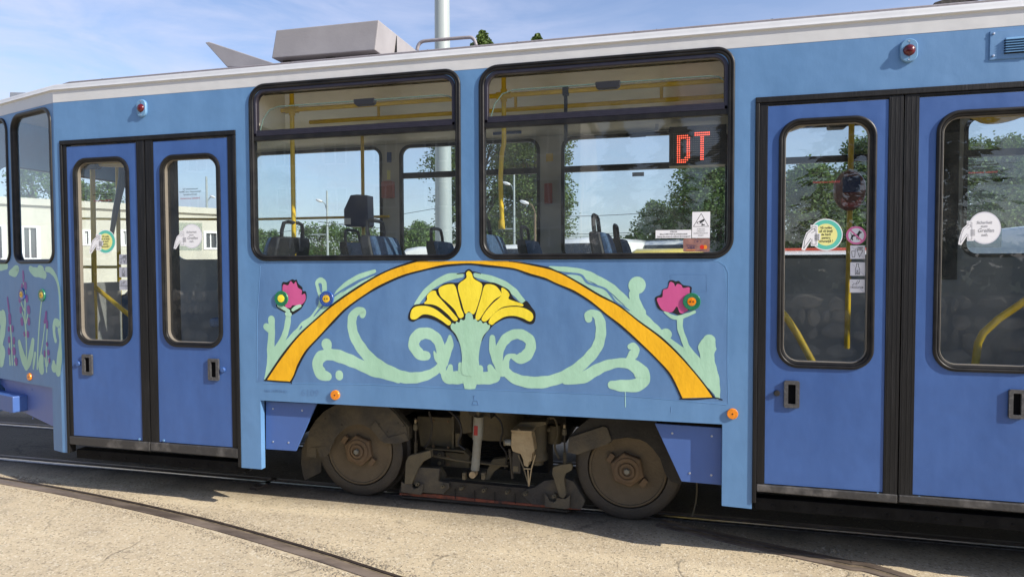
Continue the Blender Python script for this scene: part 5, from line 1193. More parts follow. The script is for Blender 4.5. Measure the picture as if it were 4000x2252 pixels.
# damper
def p6(x, y, d): F = B(d); return F.pt(*F.px(*z6(x, y)))
d0 = p6(1020, 215, .42); d1 = p6(1008, 510, .42); d2 = p6(975, 900, .42)
dm = MB().tube([d0, d1], .036, 24).build('shock_absorber', M['shock'], tram, True)
MB().tube([d1, d2], .030, 24).build('damper_lower_tube', M['shock'], dm, True)
MB().tube([p6(1015, 140, .42), p6(1018, 220, .42)], .014, 12).build('damper_rod', M['frame'], dm, True)
MB().slab(B(.383), [B(.383).px(*z6(a, b)) for a, b in ((962, 335), (1010, 338), (1006, 460), (955, 458))], -.002, 0).build('damper_plate', M['label_red'], dm)
MB().tube([p6(955, 930, .40)+Vector((-.0, -.03, -.012)), p6(955, 930, .40)+Vector((0, .03, -.012))], .024, 20).build('damper_eye', M['sand'], dm, True)
for xx in (840, 1085):
    c = p6(xx, 975, .42); MB().obox(c, (1, 0, 0), (0, 1, 0), (0, 0, 1), .012, .02, .024).tube([c+Vector((0, -.028, .004)), c+Vector((0, 0, .004))], .007, 6).build('clamp_block', M['frame'], dm, bevel=.002)
bslab(z6, [(880, 150), (1170, 150), (1165, 185), (1180, 250), (1130, 215), (935, 210), (900, 200)], .46, .12, 'frame_dark', 'damper_bracket')
# brake cylinder drum and sand box
cc = p6(1790, 300, .62)
MB().lathe([(.0, .0), (.060, .0), (.062, -.01), (.062, -.19), (.064, -.20), (.075, -.225), (.075, -.25), (.06, -.26), (.04, -.262), (.04, -.29), (.0, -.29)], (cc.x+.0, .60, cc.z), (0, 0, 1), 28).build('brake_cylinder', M['frame'], tram, True)
bslab(z6, [(1555, 290), (1880, 285), (1895, 320), (1560, 400), (1440, 400)], .46, .16, 'frame', 'cylinder_cover')
MB().lathe([(.05, 0), (.05, -.13)], (p6(1990, 330, .66).x, .68, p6(1990, 330, .66).z), (0, 0, 1), 20).build('air_tank', M['frame'], tram, True)
sb = bslab(z6, [(1442, 425), (1700, 428), (1722, 520), (1740, 660), (1712, 690), (1700, 790), (1672, 795), (1655, 870), (1600, 850), (1590, 780), (1560, 700), (1455, 665), (1435, 600)], .36, .09, 'sand', 'sand_box', bev=.006)
bslab(z6, [(1432, 395), (1460, 390), (1700, 402), (1715, 420), (1700, 430), (1450, 428)], .345, .12, 'sand', 'box_lid', par=sb)
MB().tube([p6(1365, 545, .38), p6(1440, 550, .38)], .021, 18).build('pipe_stub', M['shock'], sb, True); MB().tube([p6(1352, 545, .38), p6(1368, 545, .38)], .026, 18).build('pipe_flange', M['frame'], sb, True)
for pp in (((1530, 710), (1600, 880), (1668, 1110)), ((1752, 705), (1700, 890), (1668, 1110)), ((1655, 900), (1665, 1110)), ((1600, 885), (1700, 890))):
    MB().tube([p6(a, b, .355) for a, b in pp], .0045, 8).build('sand_pipe_strut', M['frame'] if pp[0][0] == 1530 else M['sand'], sb, True)
MB().lathe([(.007, 0), (.007, .006)], p6(1535, 388, .34), (0, 0, 1), 6).build('lid_bolt', M['sand'], sb)
MB().tube([p6(1420, 630, .42), p6(1425, 700, .42), p6(1440, 800, .44), p6(1455, 1010, .46)], .010, 8).build('sand_hose', M['frame_dark'], tram, True)
vb = bslab(z6, [(1455, 670), (1555, 672), (1560, 950), (1470, 945), (1450, 900)], .42, .05, 'black', 'valve_block'); bslab(z6, [(1465, 852), (1532, 855), (1532, 925), (1465, 920)], .416, .004, 'frame', 'valve_plate', par=vb)
# hanger bolts with springs and arms
for k_, (sx2, top, colr, sp0, sp1, armp) in enumerate(((208, 235, 340, 535, 705, [(120, 720), (240, 690), (395, 650), (412, 740), (300, 800), (250, 870), (160, 1085), (65, 1085), (80, 800)]),
                                          (2125, 300, 400, 670, 830, [(1975, 870), (2085, 835), (2205, 820), (2225, 850), (2222, 905), (2140, 950), (2120, 1010), (2148, 1225), (2110, 1275), (2060, 1250), (1965, 950)]))):
    h = MB().tube([p6(sx2, top, .47), p6(sx2+4, sp1, .47)], .006, 10).build('hanger_bolt', M['frame_dark'], tram, True)
    MB().lathe([(.008, .02), (.008, -.0), (.016, -.004), (.016, -.02), (.018, -.022), (.018, -.042), (.012, -.045)], p6(sx2, colr-30, .47), (0, 0, 1), 16).build('hanger_collar', M['frame'], h, True)
    MB().lathe([(.009, .01), (.009, -.012), (.006, -.013)], p6(sx2, top+40, .47), (0, 0, 1), 6).build('hanger_nut', M['sand'], h)
    a, b = p6(sx2+5, sp0, .47), p6(sx2+6, sp1, .47); pts = []
    for i in range(9*10+1):
        t = i/90; c = a.lerp(b, t); an = t*9*2*PI; pts.append(c+Vector((math.cos(an)*.011, math.sin(an)*.011, 0)))
    MB().tube(pts, .0028, 5).build('coil_spring', M['frame'], h, True)
    bslab(z6, armp, .45, .05, 'frame', 'magnet_arm', bev=.005)
# track brake magnet
tb = bslab(z6, [(20, 1085), (640, 1050), (1400, 1120), (1870, 1160), (1870, 1360), (1560, 1330), (900, 1265), (0, 1200)], .50, .07, 'frame_dark', 'track_brake')
bslab(z6, [(180, 860), (520, 885), (570, 960), (580, 1010), (1740, 1100), (1735, 1165), (490, 1050), (170, 1070)], .56, .05, 'frame', 'brake_beam', par=tb)
bslab(z6, [(225, 870), (520, 885), (500, 1045), (560, 1060), (630, 1070), (645, 1130), (565, 1215), (300, 1190), (250, 1110), (180, 1085)], .47, .03, 'guard', 'end_casting', par=tb)
bslab(z6, [(25, 1055), (70, 1080), (165, 1085), (165, 1130), (190, 1150), (240, 1130), (270, 1095), (300, 1080), (300, 1180), (270, 1225), (20, 1190)], .455, .02, 'guard', 'end_lug', par=tb)
bslab(z6, [(1740, 1130), (1870, 1040), (2130, 1010), (2240, 1050), (2360, 1250), (2390, 1310), (2340, 1410), (1700, 1340), (1560, 1210), (1640, 1150)], .49, .05, 'guard', 'end_casting', par=tb)
bslab(z6, [(1865, 1200), (1915, 1255), (1930, 1300), (1985, 1320), (2020, 1300), (2022, 1265), (2140, 1275), (2200, 1220), (2190, 1395), (2140, 1410), (1870, 1380)], .455, .02, 'guard', 'end_lug', par=tb)
bslab(z6, [(0, 1200), (470, 1215), (900, 1265), (1560, 1330), (1880, 1355), (2345, 1405), (2335, 1420), (1880, 1385), (900, 1305), (0, 1225)], .490, .07, 'brake_red', 'brake_shoe', par=tb)
bslab(z6, [(20, 1238), (900, 1305), (1880, 1388), (2200, 1435), (2150, 1450), (900, 1340), (30, 1265)], .50, .07, 'frame_dark', 'brake_sole', par=tb)
for i, (xx, yy) in enumerate(((795, 1140), (1085, 1165), (1385, 1190), (560, 1115), (1620, 1210), (1990, 1240), (232, 1085))):
    F = B(.455 if i < 5 else .45); MB().lathe([(.014, -.04), (.014, .004), (.0085, .005), (.0085, .022)], F.pt(*F.px(*z6(xx, yy)), 0), (0, -1, 0), 6).build('brake_bolt', M['frame'], tb)
for xx, yy in ((717, 1145), (967, 1170), (1226, 1190), (1489, 1210)):
    bslab(z6, [(xx-4, yy), (xx+4, yy), (xx+8, yy+130), (xx, yy+130)], .487, .005, 'ink', 'brake_slot', par=tb, bev=0)
for nm_, ps, r_, mt_x in (('brake_hose', ((380, 150), (420, 330), (390, 520), (330, 610)), .009, 'frame_dark'), ('brake_hose', ((640, 140), (760, 260), (800, 420), (760, 560), (850, 640)), .008, 'black'), ('cable', ((1180, 170), (1290, 260), (1330, 400), (1300, 560), (1380, 700), (1360, 880)), .007, 'black'), ('cable', ((1900, 240), (2000, 250), (2040, 420), (2000, 600), (2060, 760)), .007, 'frame'), ('air_pipe', ((330, 700), (640, 760), (900, 800), (1180, 830), (1400, 850)), .008, 'frame')):
    MB().tube([p6(a, b, .56) for a, b in cat(ps, 5, False)], r_, 8).build(nm_, M[mt_x], tram, True)
for xx, yy in ((250, 250), (450, 260), (640, 270), (640, 600), (450, 590), (1600, 320), (1750, 320), (1850, 330), (640, 720), (640, 820)):
    F = B(.655); MB().lathe([(.012, 0), (.012, .003), (.0075, .004), (.0075, .012)], F.pt(*F.px(*z6(xx, yy)), .02), (0, -1, 0), 6).build('frame_bolt', M['hub'], tram)
# dark underframe, plus an added plate that hides the sunlit ground beyond
mb = MB(); mb.box(-2.95, .36, .10, 2.1, .80, .84); mb.box(-1.9, -.85, .95, 1.6, .38, .80); mb.box(-2.8, .2, 1.75, 1.80, .45, .82); mb.box(-5.5, -4.55, .5, 1.7, .6, .84)
mb.box(-1.75, -1.0, 1.0, 1.2, .12, .45); mb.box(-1.2, .3, 1.3, 1.34, .42, .81)
mb.build('underframe', M['frame_dark'], tram)
mb = MB(); mb.box(XF, -2.85, 2.02, 2.14, .34, .86); mb.box(.3, X_R, 2.02, 2.14, .34, .86); mb.box(-2.85, .3, 2.08, 2.14, .80, .86); mb.box(-4.5, -2.9, .86, .9, .38, .84); mb.box(.36, 1.96, .86, .9, .40, .84); mb.box(.45, 1.9, .5, 1.7, .32, .42); mb.box(-4.4, -3.0, .9, 1.6, .36, .6); mb.box(1.96, X_R, .05, 2.1, .40, .84)
mb.build('skirt', M['stepblack'], tram)

# ================================================================== BEYOND THE TRAM
def leaf_mat(name, a, b):
    m = bpy.data.materials.new(name); m.use_nodes = True; n = m.node_tree.nodes; l = m.node_tree.links
    bs = n['Principled BSDF']; bs.inputs['Roughness'].default_value = .6; bs.inputs['Specular IOR Level'].default_value = .25
    gi = n.new('ShaderNodeNewGeometry'); z = n.new('ShaderNodeTexNoise'); z.inputs['Scale'].default_value = .8
    t = n.new('ShaderNodeTexCoord'); l.new(t.outputs['Object'], z.inputs[0])
    ad = n.new('ShaderNodeMath'); ad.operation = 'MULTIPLY_ADD'; l.new(gi.outputs['Random Per Island'], ad.inputs[0]); ad.inputs[1].default_value = .6; l.new(z.outputs['Fac'], ad.inputs[2])
    r_ = n.new('ShaderNodeMapRange'); r_.inputs['From Min'].default_value = .4; r_.inputs['From Max'].default_value = 1.1; l.new(ad.outputs[0], r_.inputs['Value'])
    mx = n.new('ShaderNodeMix'); mx.data_type = 'RGBA'; mx.inputs[6].default_value = (*a, 1); mx.inputs[7].default_value = (*b, 1); l.new(r_.outputs[0], mx.inputs[0]); l.new(mx.outputs[2], bs.inputs['Base Color'])
    tl = n.new('ShaderNodeBsdfTranslucent'); l.new(mx.outputs[2], tl.inputs[0]); ms = n.new('ShaderNodeMixShader'); ms.inputs[0].default_value = .30
    l.new(bs.outputs[0], ms.inputs[1]); l.new(tl.outputs[0], ms.inputs[2]); l.new(ms.outputs[0], n['Material Output'].inputs[0]); return m
M['leafA'] = leaf_mat('poplar_leaves', (.045, .08, .022), (.15, .22, .06)); M['leafB'] = leaf_mat('walnut_leaves', (.05, .095, .03), (.15, .24, .065)); M['leafC'] = leaf_mat('spruce_needles', (.012, .03, .014), (.03, .06, .03))
M['bark'] = mat('bark', (.10, .075, .055), .9, var=.3, vscale=8, bump=.6, bscale=15)
def tree(name, base, h, prof, label, cat_='tree', mt='leafA', nc=60, per=70, ls=.16, cr=.7, seed=1, trunk=.2, z0f=.08, group=None, limbs=8):
    """prof(t) -> crown radius at relative height t; leaves grow in clumps round many twig ends"""
    rnd = random.Random(seed); e = thing(name, (base[0], base[1], 0), label, cat_, group)
    tr = MB(); top = (rnd.uniform(-.2, .2), rnd.uniform(-.2, .2), h*.93)
    def spine(t): return Vector((top[0]*t+.12*math.sin(t*5+seed), top[1]*t+.1*math.cos(t*4+seed), h*.93*t))
    tr.tube([spine(i/8) for i in range(9)], [trunk*(1-.85*i/8) for i in range(9)], 8)
    cl = []
    for i in range(nc):
        t = z0f+(1-z0f)*(rnd.random()**.85); r = prof(t)*math.sqrt(rnd.uniform(.12, 1.0))*rnd.uniform(.82, 1.12); a = rnd.random()*2*PI
        c = Vector((spine(min(t, 1)).x+r*math.cos(a), spine(min(t, 1)).y+r*math.sin(a), t*h)); cl.append(c)
        if i % max(1, nc//(limbs*3)) == 0:
            s0 = spine(max(.1, t-.18)); md = s0.lerp(c, .5)+Vector((rnd.uniform(-.1, .1)*r, rnd.uniform(-.1, .1)*r, .06*h*rnd.random()))
            tr.tube([s0, md, c], [trunk*.32*(1-t*.6), trunk*.2*(1-t*.6), .012], 5)
    o = tr.build('trunk', M['bark'], None, True); o.parent = e
    lv = MB(); V = lv.v; Fc_ = lv.f
    for c in cl:
        k = cr*rnd.uniform(.55, 1.25)*(.22+.78*min(1, prof(min(.999, c.z/h))/max(.01, prof(.5))))
        for _ in range(int(per*rnd.uniform(.5, 1.3))):
            d = Vector((rnd.gauss(0, 1), rnd.gauss(0, 1), rnd.gauss(0, .8))); d = d/(d.length+1e-6)*k*(rnd.random()**.45)
            p = c+d; s_ = ls*rnd.uniform(.6, 1.25)
            ax_ = Vector((rnd.gauss(0, 1), rnd.gauss(0, 1), rnd.gauss(0, .7))).normalized(); bx3 = ax_.cross(Vector((rnd.gauss(0, 1), rnd.gauss(0, 1), rnd.gauss(0, 1)))).normalized()
            b0 = len(V); u_ = ax_*s_*.5; w_ = bx3*s_*.30
            V.extend((tuple(p-u_), tuple(p+w_-u_*.1), tuple(p+u_), tuple(p-w_-u_*.1))); Fc_.append((b0, b0+1, b0+2, b0+3))
    o = lv.build('crown', M[mt], None); o.parent = e
    return e
def zat(u, v, y): p = at(u, v, y); return p
def pop(w_): return lambda t: max(.04, w_*(min(1, t*5)**.7)*(1-.97*min(1, max(0, (t-.60))/.39)))
def rnd_crown(w_, lo=.25): return lambda t: w_*math.sqrt(max(.02, 1-((t-.62)/.42)**2)) if t > lo else w_*.5
def place_tree(kind, uc, vt, ul, ur, y, label, **k):
    p = at(uc, vt, y); w_ = (at(ur, 900, y).x-at(ul, 900, y).x)/2
    return tree(kind, (p.x, y), p.z, k.pop('prof')(w_), label, **k)
gp = 'poplars beyond the tram'; gb = 'leafy trees beyond the tram'
place_tree('poplar_tree', 1883, 122, 1600, 2010, 46, 'tall poplar behind the steel mast, its tip showing above the roof beside the grab rail', prof=pop, nc=330, per=170, ls=.22, cr=1.1, seed=3, trunk=.4, group=gp)
place_tree('poplar_tree', 2102, 132, 1988, 2246, 44, 'tall poplar behind the post between the right window panes', prof=pop, nc=340, per=170, ls=.21, cr=1.0, seed=8, trunk=.4, group=gp)
place_tree('poplar_tree', 1932, 718, 1893, 1962, 60, 'slim short poplar between the two tall ones', prof=pop, nc=70, per=50, ls=.32, cr=.8, seed=5, trunk=.25, group=gp)
rc = lambda w_: rnd_crown(w_)
place_tree('walnut_tree', 2800, 640, 2600, 3010, 17, 'broad leafy tree behind the camera notice on the right window', prof=rc, mt='leafB', nc=190, per=190, ls=.105, cr=.62, seed=11, trunk=.16, z0f=.25, group=gb)
place_tree('walnut_tree', 2600, 800, 2500, 2760, 19, 'lower leafy tree with drooping outer branches left of the camera notice', prof=rc, mt='leafB', nc=90, per=150, ls=.10, cr=.5, seed=12, trunk=.1, z0f=.3, group=gb)
place_tree('walnut_tree', 3210, 655, 3020, 3330, 15, 'leafy tree seen through the narrow right door pane', prof=rc, mt='leafB', nc=160, per=180, ls=.095, cr=.55, seed=13, trunk=.14, z0f=.22, group=gb)
place_tree('walnut_tree', 3400, 560, 3300, 3560, 16, 'taller leafy tree behind the brown oval validator', prof=rc, mt='leafB', nc=160, per=180, ls=.095, cr=.55, seed=17, trunk=.14, z0f=.22, group=gb)
place_tree('walnut_tree', 3920, 560, 3740, 4150, 15, 'leafy tree behind the rightmost door pane', prof=rc, mt='leafB', nc=180, per=190, ls=.095, cr=.6, seed=14, trunk=.14, z0f=.2, group=gb)
place_tree('walnut_tree', 2470, 905, 2400, 2540, 30, 'small round leafy tree just right of the seat pair', prof=rc, mt='leafB', nc=40, per=50, ls=.2, cr=.5, seed=15, trunk=.1, group=gb)
gs_ = 'low trees along the yard'
for i, (u, v, a, b, y, lb, s_) in enumerate(((1010, 905, 930, 1110, 30, 'low leafy tree at the left edge of the left window', 21), (1245, 885, 1120, 1330, 32, 'low leafy tree behind the black backed seat', 22), (1390, 878, 1300, 1480, 30, 'low leafy tree below the ticket validator', 23), (1600, 905, 1540, 1660, 28, 'low leafy tree right of the blue seat back', 24), (1655, 880, 1610, 1700, 30, 'narrow leafy tree just left of the steel mast', 25), (2280, 960, 2200, 2360, 34, 'low leafy tree above the white van roofs', 26), (1900, 930, 1840, 1960, 30, 'low leafy tree at the left edge of the right window', 27))):
    place_tree('leafy_tree', u, v, a, b, y, lb, prof=rc, mt='leafB', nc=70, per=130, ls=.14, cr=.6, seed=s_, trunk=.12, z0f=.2, group=gs_)
place_tree('leafy_tree', 140, 640, 60, 215, 48, 'round tree rising behind the long pale building, seen through the tram nose', prof=rc, mt='leafB', nc=90, per=60, ls=.34, cr=.9, seed=31, trunk=.25, z0f=.3, group=gs_)
place_tree('leafy_tree', 420, 720, 370, 480, 50, 'small tree behind the long pale building left of the wiper arm', prof=rc, mt='leafB', nc=60, per=60, ls=.34, cr=.8, seed=32, trunk=.25, z0f=.3, group=gs_)
place_tree('leafy_tree', 300, 710, 250, 345, 46, 'small tree behind the long pale building at the left door pane edge', prof=rc, mt='leafB', nc=50, per=60, ls=.34, cr=.8, seed=33, trunk=.25, z0f=.3, group=gs_)
# far belt of trees that closes the horizon
def belt():
    rnd = random.Random(9); lv = MB(); V = lv.v; F_ = lv.f
    for i in range(9000):
        x = rnd.uniform(-170, 110); y = rnd.uniform(110, 125); hh = 3.6+1.5*math.sin(x*.13)+1.2*math.sin(x*.41+1); z = hh*(rnd.random()**.6)
        p = Vector((x, y, z)); s_ = rnd.uniform(.6, 1.3); a = Vector((rnd.gauss(0, 1), rnd.gauss(0, .4), rnd.gauss(0, 1))).normalized()*s_; b = a.cross(Vector((0, 1, 0))).normalized()*s_*.7
        b0 = len(V); V.extend((tuple(p-a), tuple(p+b), tuple(p+a), tuple(p-b))); F_.append((b0, b0+1, b0+2, b0+3))
    tag(lv.build('far_wood', M['leafB']), 'dark belt of distant trees along the horizon', 'trees', kind='stuff')
belt()
# the long pale building behind the left doors
M['render_white'] = mat('pale_yellow_render', (.62, .60, .51), .9, var=.06, vscale=1.2, bump=.2, bscale=20, col2=(.50, .48, .41), stretch=(1, 1, .3))
M['winframe'] = mat('white_window_frame', (.8, .8, .8), .4); M['winglass'] = mat('dark_window_pane', (.05, .06, .07), .08, spec=.8)
pR = CAM+ray(850, 812)*25.4; pL = CAM+ray(40, 775)*21.0; dx_ = Vector((pR.x-pL.x, pR.y-pL.y, 0)).normalized()
FB = Fr((pR.x, pR.y, 0), dx_, (dx_.y, -dx_.x, 0))
xr = FB.px(940, 900)[0]; xl = FB.px(-60, 900)[0]-6; zt = FB.px(600, 801)[1]
bo = thing('long_building', (pR.x, pR.y, 0), 'long low pale yellow building with small white framed windows behind the left doors', 'building')
wins = []
for (u0, v0, u1, v1) in ((797, 905, 853, 973), (470, 898, 502, 960), (320, 898, 356, 958), (83, 885, 154, 1012), (-40, 880, 20, 1012), (620, 900, 660, 968)):
    a = FB.px(u0, v1); b = FB.px(u1, v0); wins.append((a[0], b[0], a[1], b[1]))
def bmake(mb, name, mt, par, **k):
    o = mb.build(name, M[mt] if isinstance(mt, str) else mt, None, **k); o.parent = par
    o.matrix_parent_inverse = Matrix.Translation(Vector(par.location)).inverted(); return o
bmake(MB().slab(FB, [(xl, -.01), (xr, -.01), (xr, zt-.22), (xl, zt-.22)], -.3, 0, [rr(a, b, c, d, 0.001, 1) for a, b, c, d in wins]), 'wall', 'render_white', bo)
bmake(MB().slab(FB, [(xl, -.01), (xr, -.01), (xr, zt-.22), (xl, zt-.22)], -7.3, -7.0).slab(FB, [(xr-.3, -.01), (xr, -.01), (xr, zt-.22), (xr-.3, zt-.22)], -7.0, -.3), 'rear_wall', 'render_white', bo)
bmake(MB().slab(FB, [(xl-.2, zt-.22), (xr+.2, zt-.22), (xr+.2, zt), (xl-.2, zt)], -7.5, .12), 'parapet', 'render_white', bo)
for a, b, c, d in wins:
    fo_ = MB().sweep(FB, [(a, c), (b, c), (b, d), (a, d)], [(-.02, -.1), (-.02, .03), (.10, .03), (.10, -.1)]).slab(FB, [((a+b)/2-.02, c), ((a+b)/2+.02, c), ((a+b)/2+.02, d), ((a+b)/2-.02, d)], -.1, -.06)
    w_ = bmake(fo_, 'window', 'winframe', bo); p_ = MB().slab(FB, [(a, c), (b, c), (b, d), (a, d)], None, -.08).build('pane', M['winglass'], None); p_.parent = w_
# grey concrete yard wall further right
Fw = YP(27.0); zz = Fw.px(2700, 957)[1]; x0 = Fw.px(2220, 957)[0]
wl = thing('yard_wall', (x0+8, 27, 0), 'grey concrete yard wall behind the parked vans and the right hand trees', 'wall')
bmake(MB().box(x0, 24, 27, 27.2, 0, zz), 'wall_panel', mat('grey_concrete_wall', (.22, .23, .23), .9, var=.2, vscale=1.5), wl); bmake(MB().box(x0-.05, 24, 26.95, 27.25, zz, zz+.08), 'coping', mat('wall_coping', (.3, .3, .3), .9), wl)
# yellow building
Fyb = YP(40); a = Fyb.px(1590, 1000); b = Fyb.px(1830, 958); yl = thing('yellow_building', ((a[0]+b[0])/2, 42, 0), 'low yellow building with a pale roof edge left of the steel mast', 'building')
M['yellowwall'] = mat('yellow_render', (.72, .55, .20), .9, var=.06); bmake(MB().box(a[0], b[0], 40, 46, 0, b[1]-.15), 'wall', 'yellowwall', yl); bmake(MB().box(a[0]-.3, b[0]+.3, 39.7, 46.3, b[1]-.15, b[1]+.1), 'roof', 'render_white', yl)
Fy2 = YP(34); a = Fy2.px(1353, 985); b = Fy2.px(1392, 940); yl = thing('yellow_billboard', ((a[0]+b[0])/2, 34, 0), 'yellow striped board among the trees left of the blue seats', 'sign')
bmake(MB().box(a[0], b[0], 34, 34.1, a[1]-.3, b[1]), 'board', 'yellowwall', yl); mb = MB()
for i in range(4): t = i*.22; mb.slab(Fy2, [(a[0]+.02, b[1]-.10-t), (b[0]-.02, b[1]-.30-t), (b[0]-.02, b[1]-.35-t), (a[0]+.02, b[1]-.15-t)], None, .01)
bmake(mb, 'stripes', 'print', yl); bmake(MB().tube([((a[0]+b[0])/2, 34.05, 0), ((a[0]+b[0])/2, 34.05, a[1])], .06, 8), 'post', 'steel', yl)
# steel mast
M['mastpaint'] = mat('pale_mast_paint', (.37, .42, .42), .45, var=.05, vscale=2, col2=(.40, .35, .28), thr=(.62, .8), stretch=(3, 3, .5))
mp_ = at(1733, 900, 16.0); mt_ = thing('steel_mast', (mp_.x, 16, 0), 'thick pale grey steel mast rising behind the tram roof', 'mast')
mb = MB().tube([(mp_.x, 16, 0), (mp_.x, 16, 4), (mp_.x, 16, 12)], [.285, .262, .225], 32); bmake(mb, 'shaft', 'mastpaint', mt_, smooth=True)
bmake(MB().tube([(mp_.x, 16, 12), (mp_.x, 16, 12.1)], [.23, .1], 24), 'cap', 'mastpaint', mt_, smooth=True)
bmake(MB().box(mp_.x-.42, mp_.x+.42, 15.6, 16.4, -.01, .12), 'base_plate', 'steel', mt_)
# street lamps
def street_lamp(u, vt, vb, y, ul, vl, label, mt='mastpaint', cross=None, r=.07):
    p = at(u, vt, y); q = at(u, vb, y); e = thing('street_lamp', (p.x, y, 0), label, 'street lamp', 'lamp posts beyond the tram')
    bmake(MB().tube([(p.x, y, 0), (p.x, y, p.z)], [r, r*.6], 10), 'pole', mt, e, smooth=True)
    h = at(ul, vl, y); k_ = at(u, vl+38, y)
    bmake(MB().tube([(k_.x, y, k_.z), (k_.x+(h.x-k_.x)*.4, y, k_.z+(h.z-k_.z)*.7), (h.x, y, h.z)], .025, 8), 'arm', mt, e, smooth=True)
    bmake(MB().lathe([(.001, -.22), (.05, -.17), (.075, 0), (.05, .15), (.001, .2)], (h.x+(-.15 if ul < u else .15), y, h.z+.02), (1, 0, -.35), 14), 'lamp_head', 'winframe', e, smooth=True)
    if cross:
        for c in cross:
            a = at(u-60, c, y); b = at(u+5, c, y); bmake(MB().box(a.x, b.x, y-.03, y+.03, b.z-.03, b.z+.03), 'crossarm', mt, e)
street_lamp(1277, 745, 1005, 26, 1258, 785, 'pale street lamp right of the black seat, lamp head on a short left arm', cross=(915,))
street_lamp(2008, 683, 965, 26, 1992, 718, 'tall pale street lamp in front of the poplar', cross=(893,))
street_lamp(2090, 832, 935, 22, 2064, 792, 'orange stained concrete street lamp beside the window post', mt='hub')
street_lamp(806, 690, 812, 30, 822, 770, 'thin pole standing behind the long pale building roof', r=.09)
# overhead wires
def wire(y, u0, v0, u1, v1, label, r=.012):
    a, b = at(u0, v0, y), at(u1, v1, y); d = b-a; a = a-d*.8; b = b+d*.8
    o = MB().tube([a.lerp(b, i/10)-Vector((0, 0, .25*4*(i/10)*(1-i/10))) for i in range(11)], r, 5).build('overhead_wire', M['black'])
    tag(o, label, 'wire', 'overhead wires across the yard')
wire(24, 1000, 900, 1500, 830, 'overhead wire rising past the ticket validator')
wire(24, 2200, 826, 2600, 806, 'highest overhead wire in the right window')
wire(24, 2200, 895, 2560, 882, 'middle overhead wire in the right window')
wire(25, 2200, 905, 2560, 892, 'lowest overhead wire in the right window')
wire(26, 1300, 920, 1640, 925, 'overhead wire low behind the blue seats')
wire(20, 1440, 867, 1700, 870, 'overhead wire level with the foot of the ticket validator')

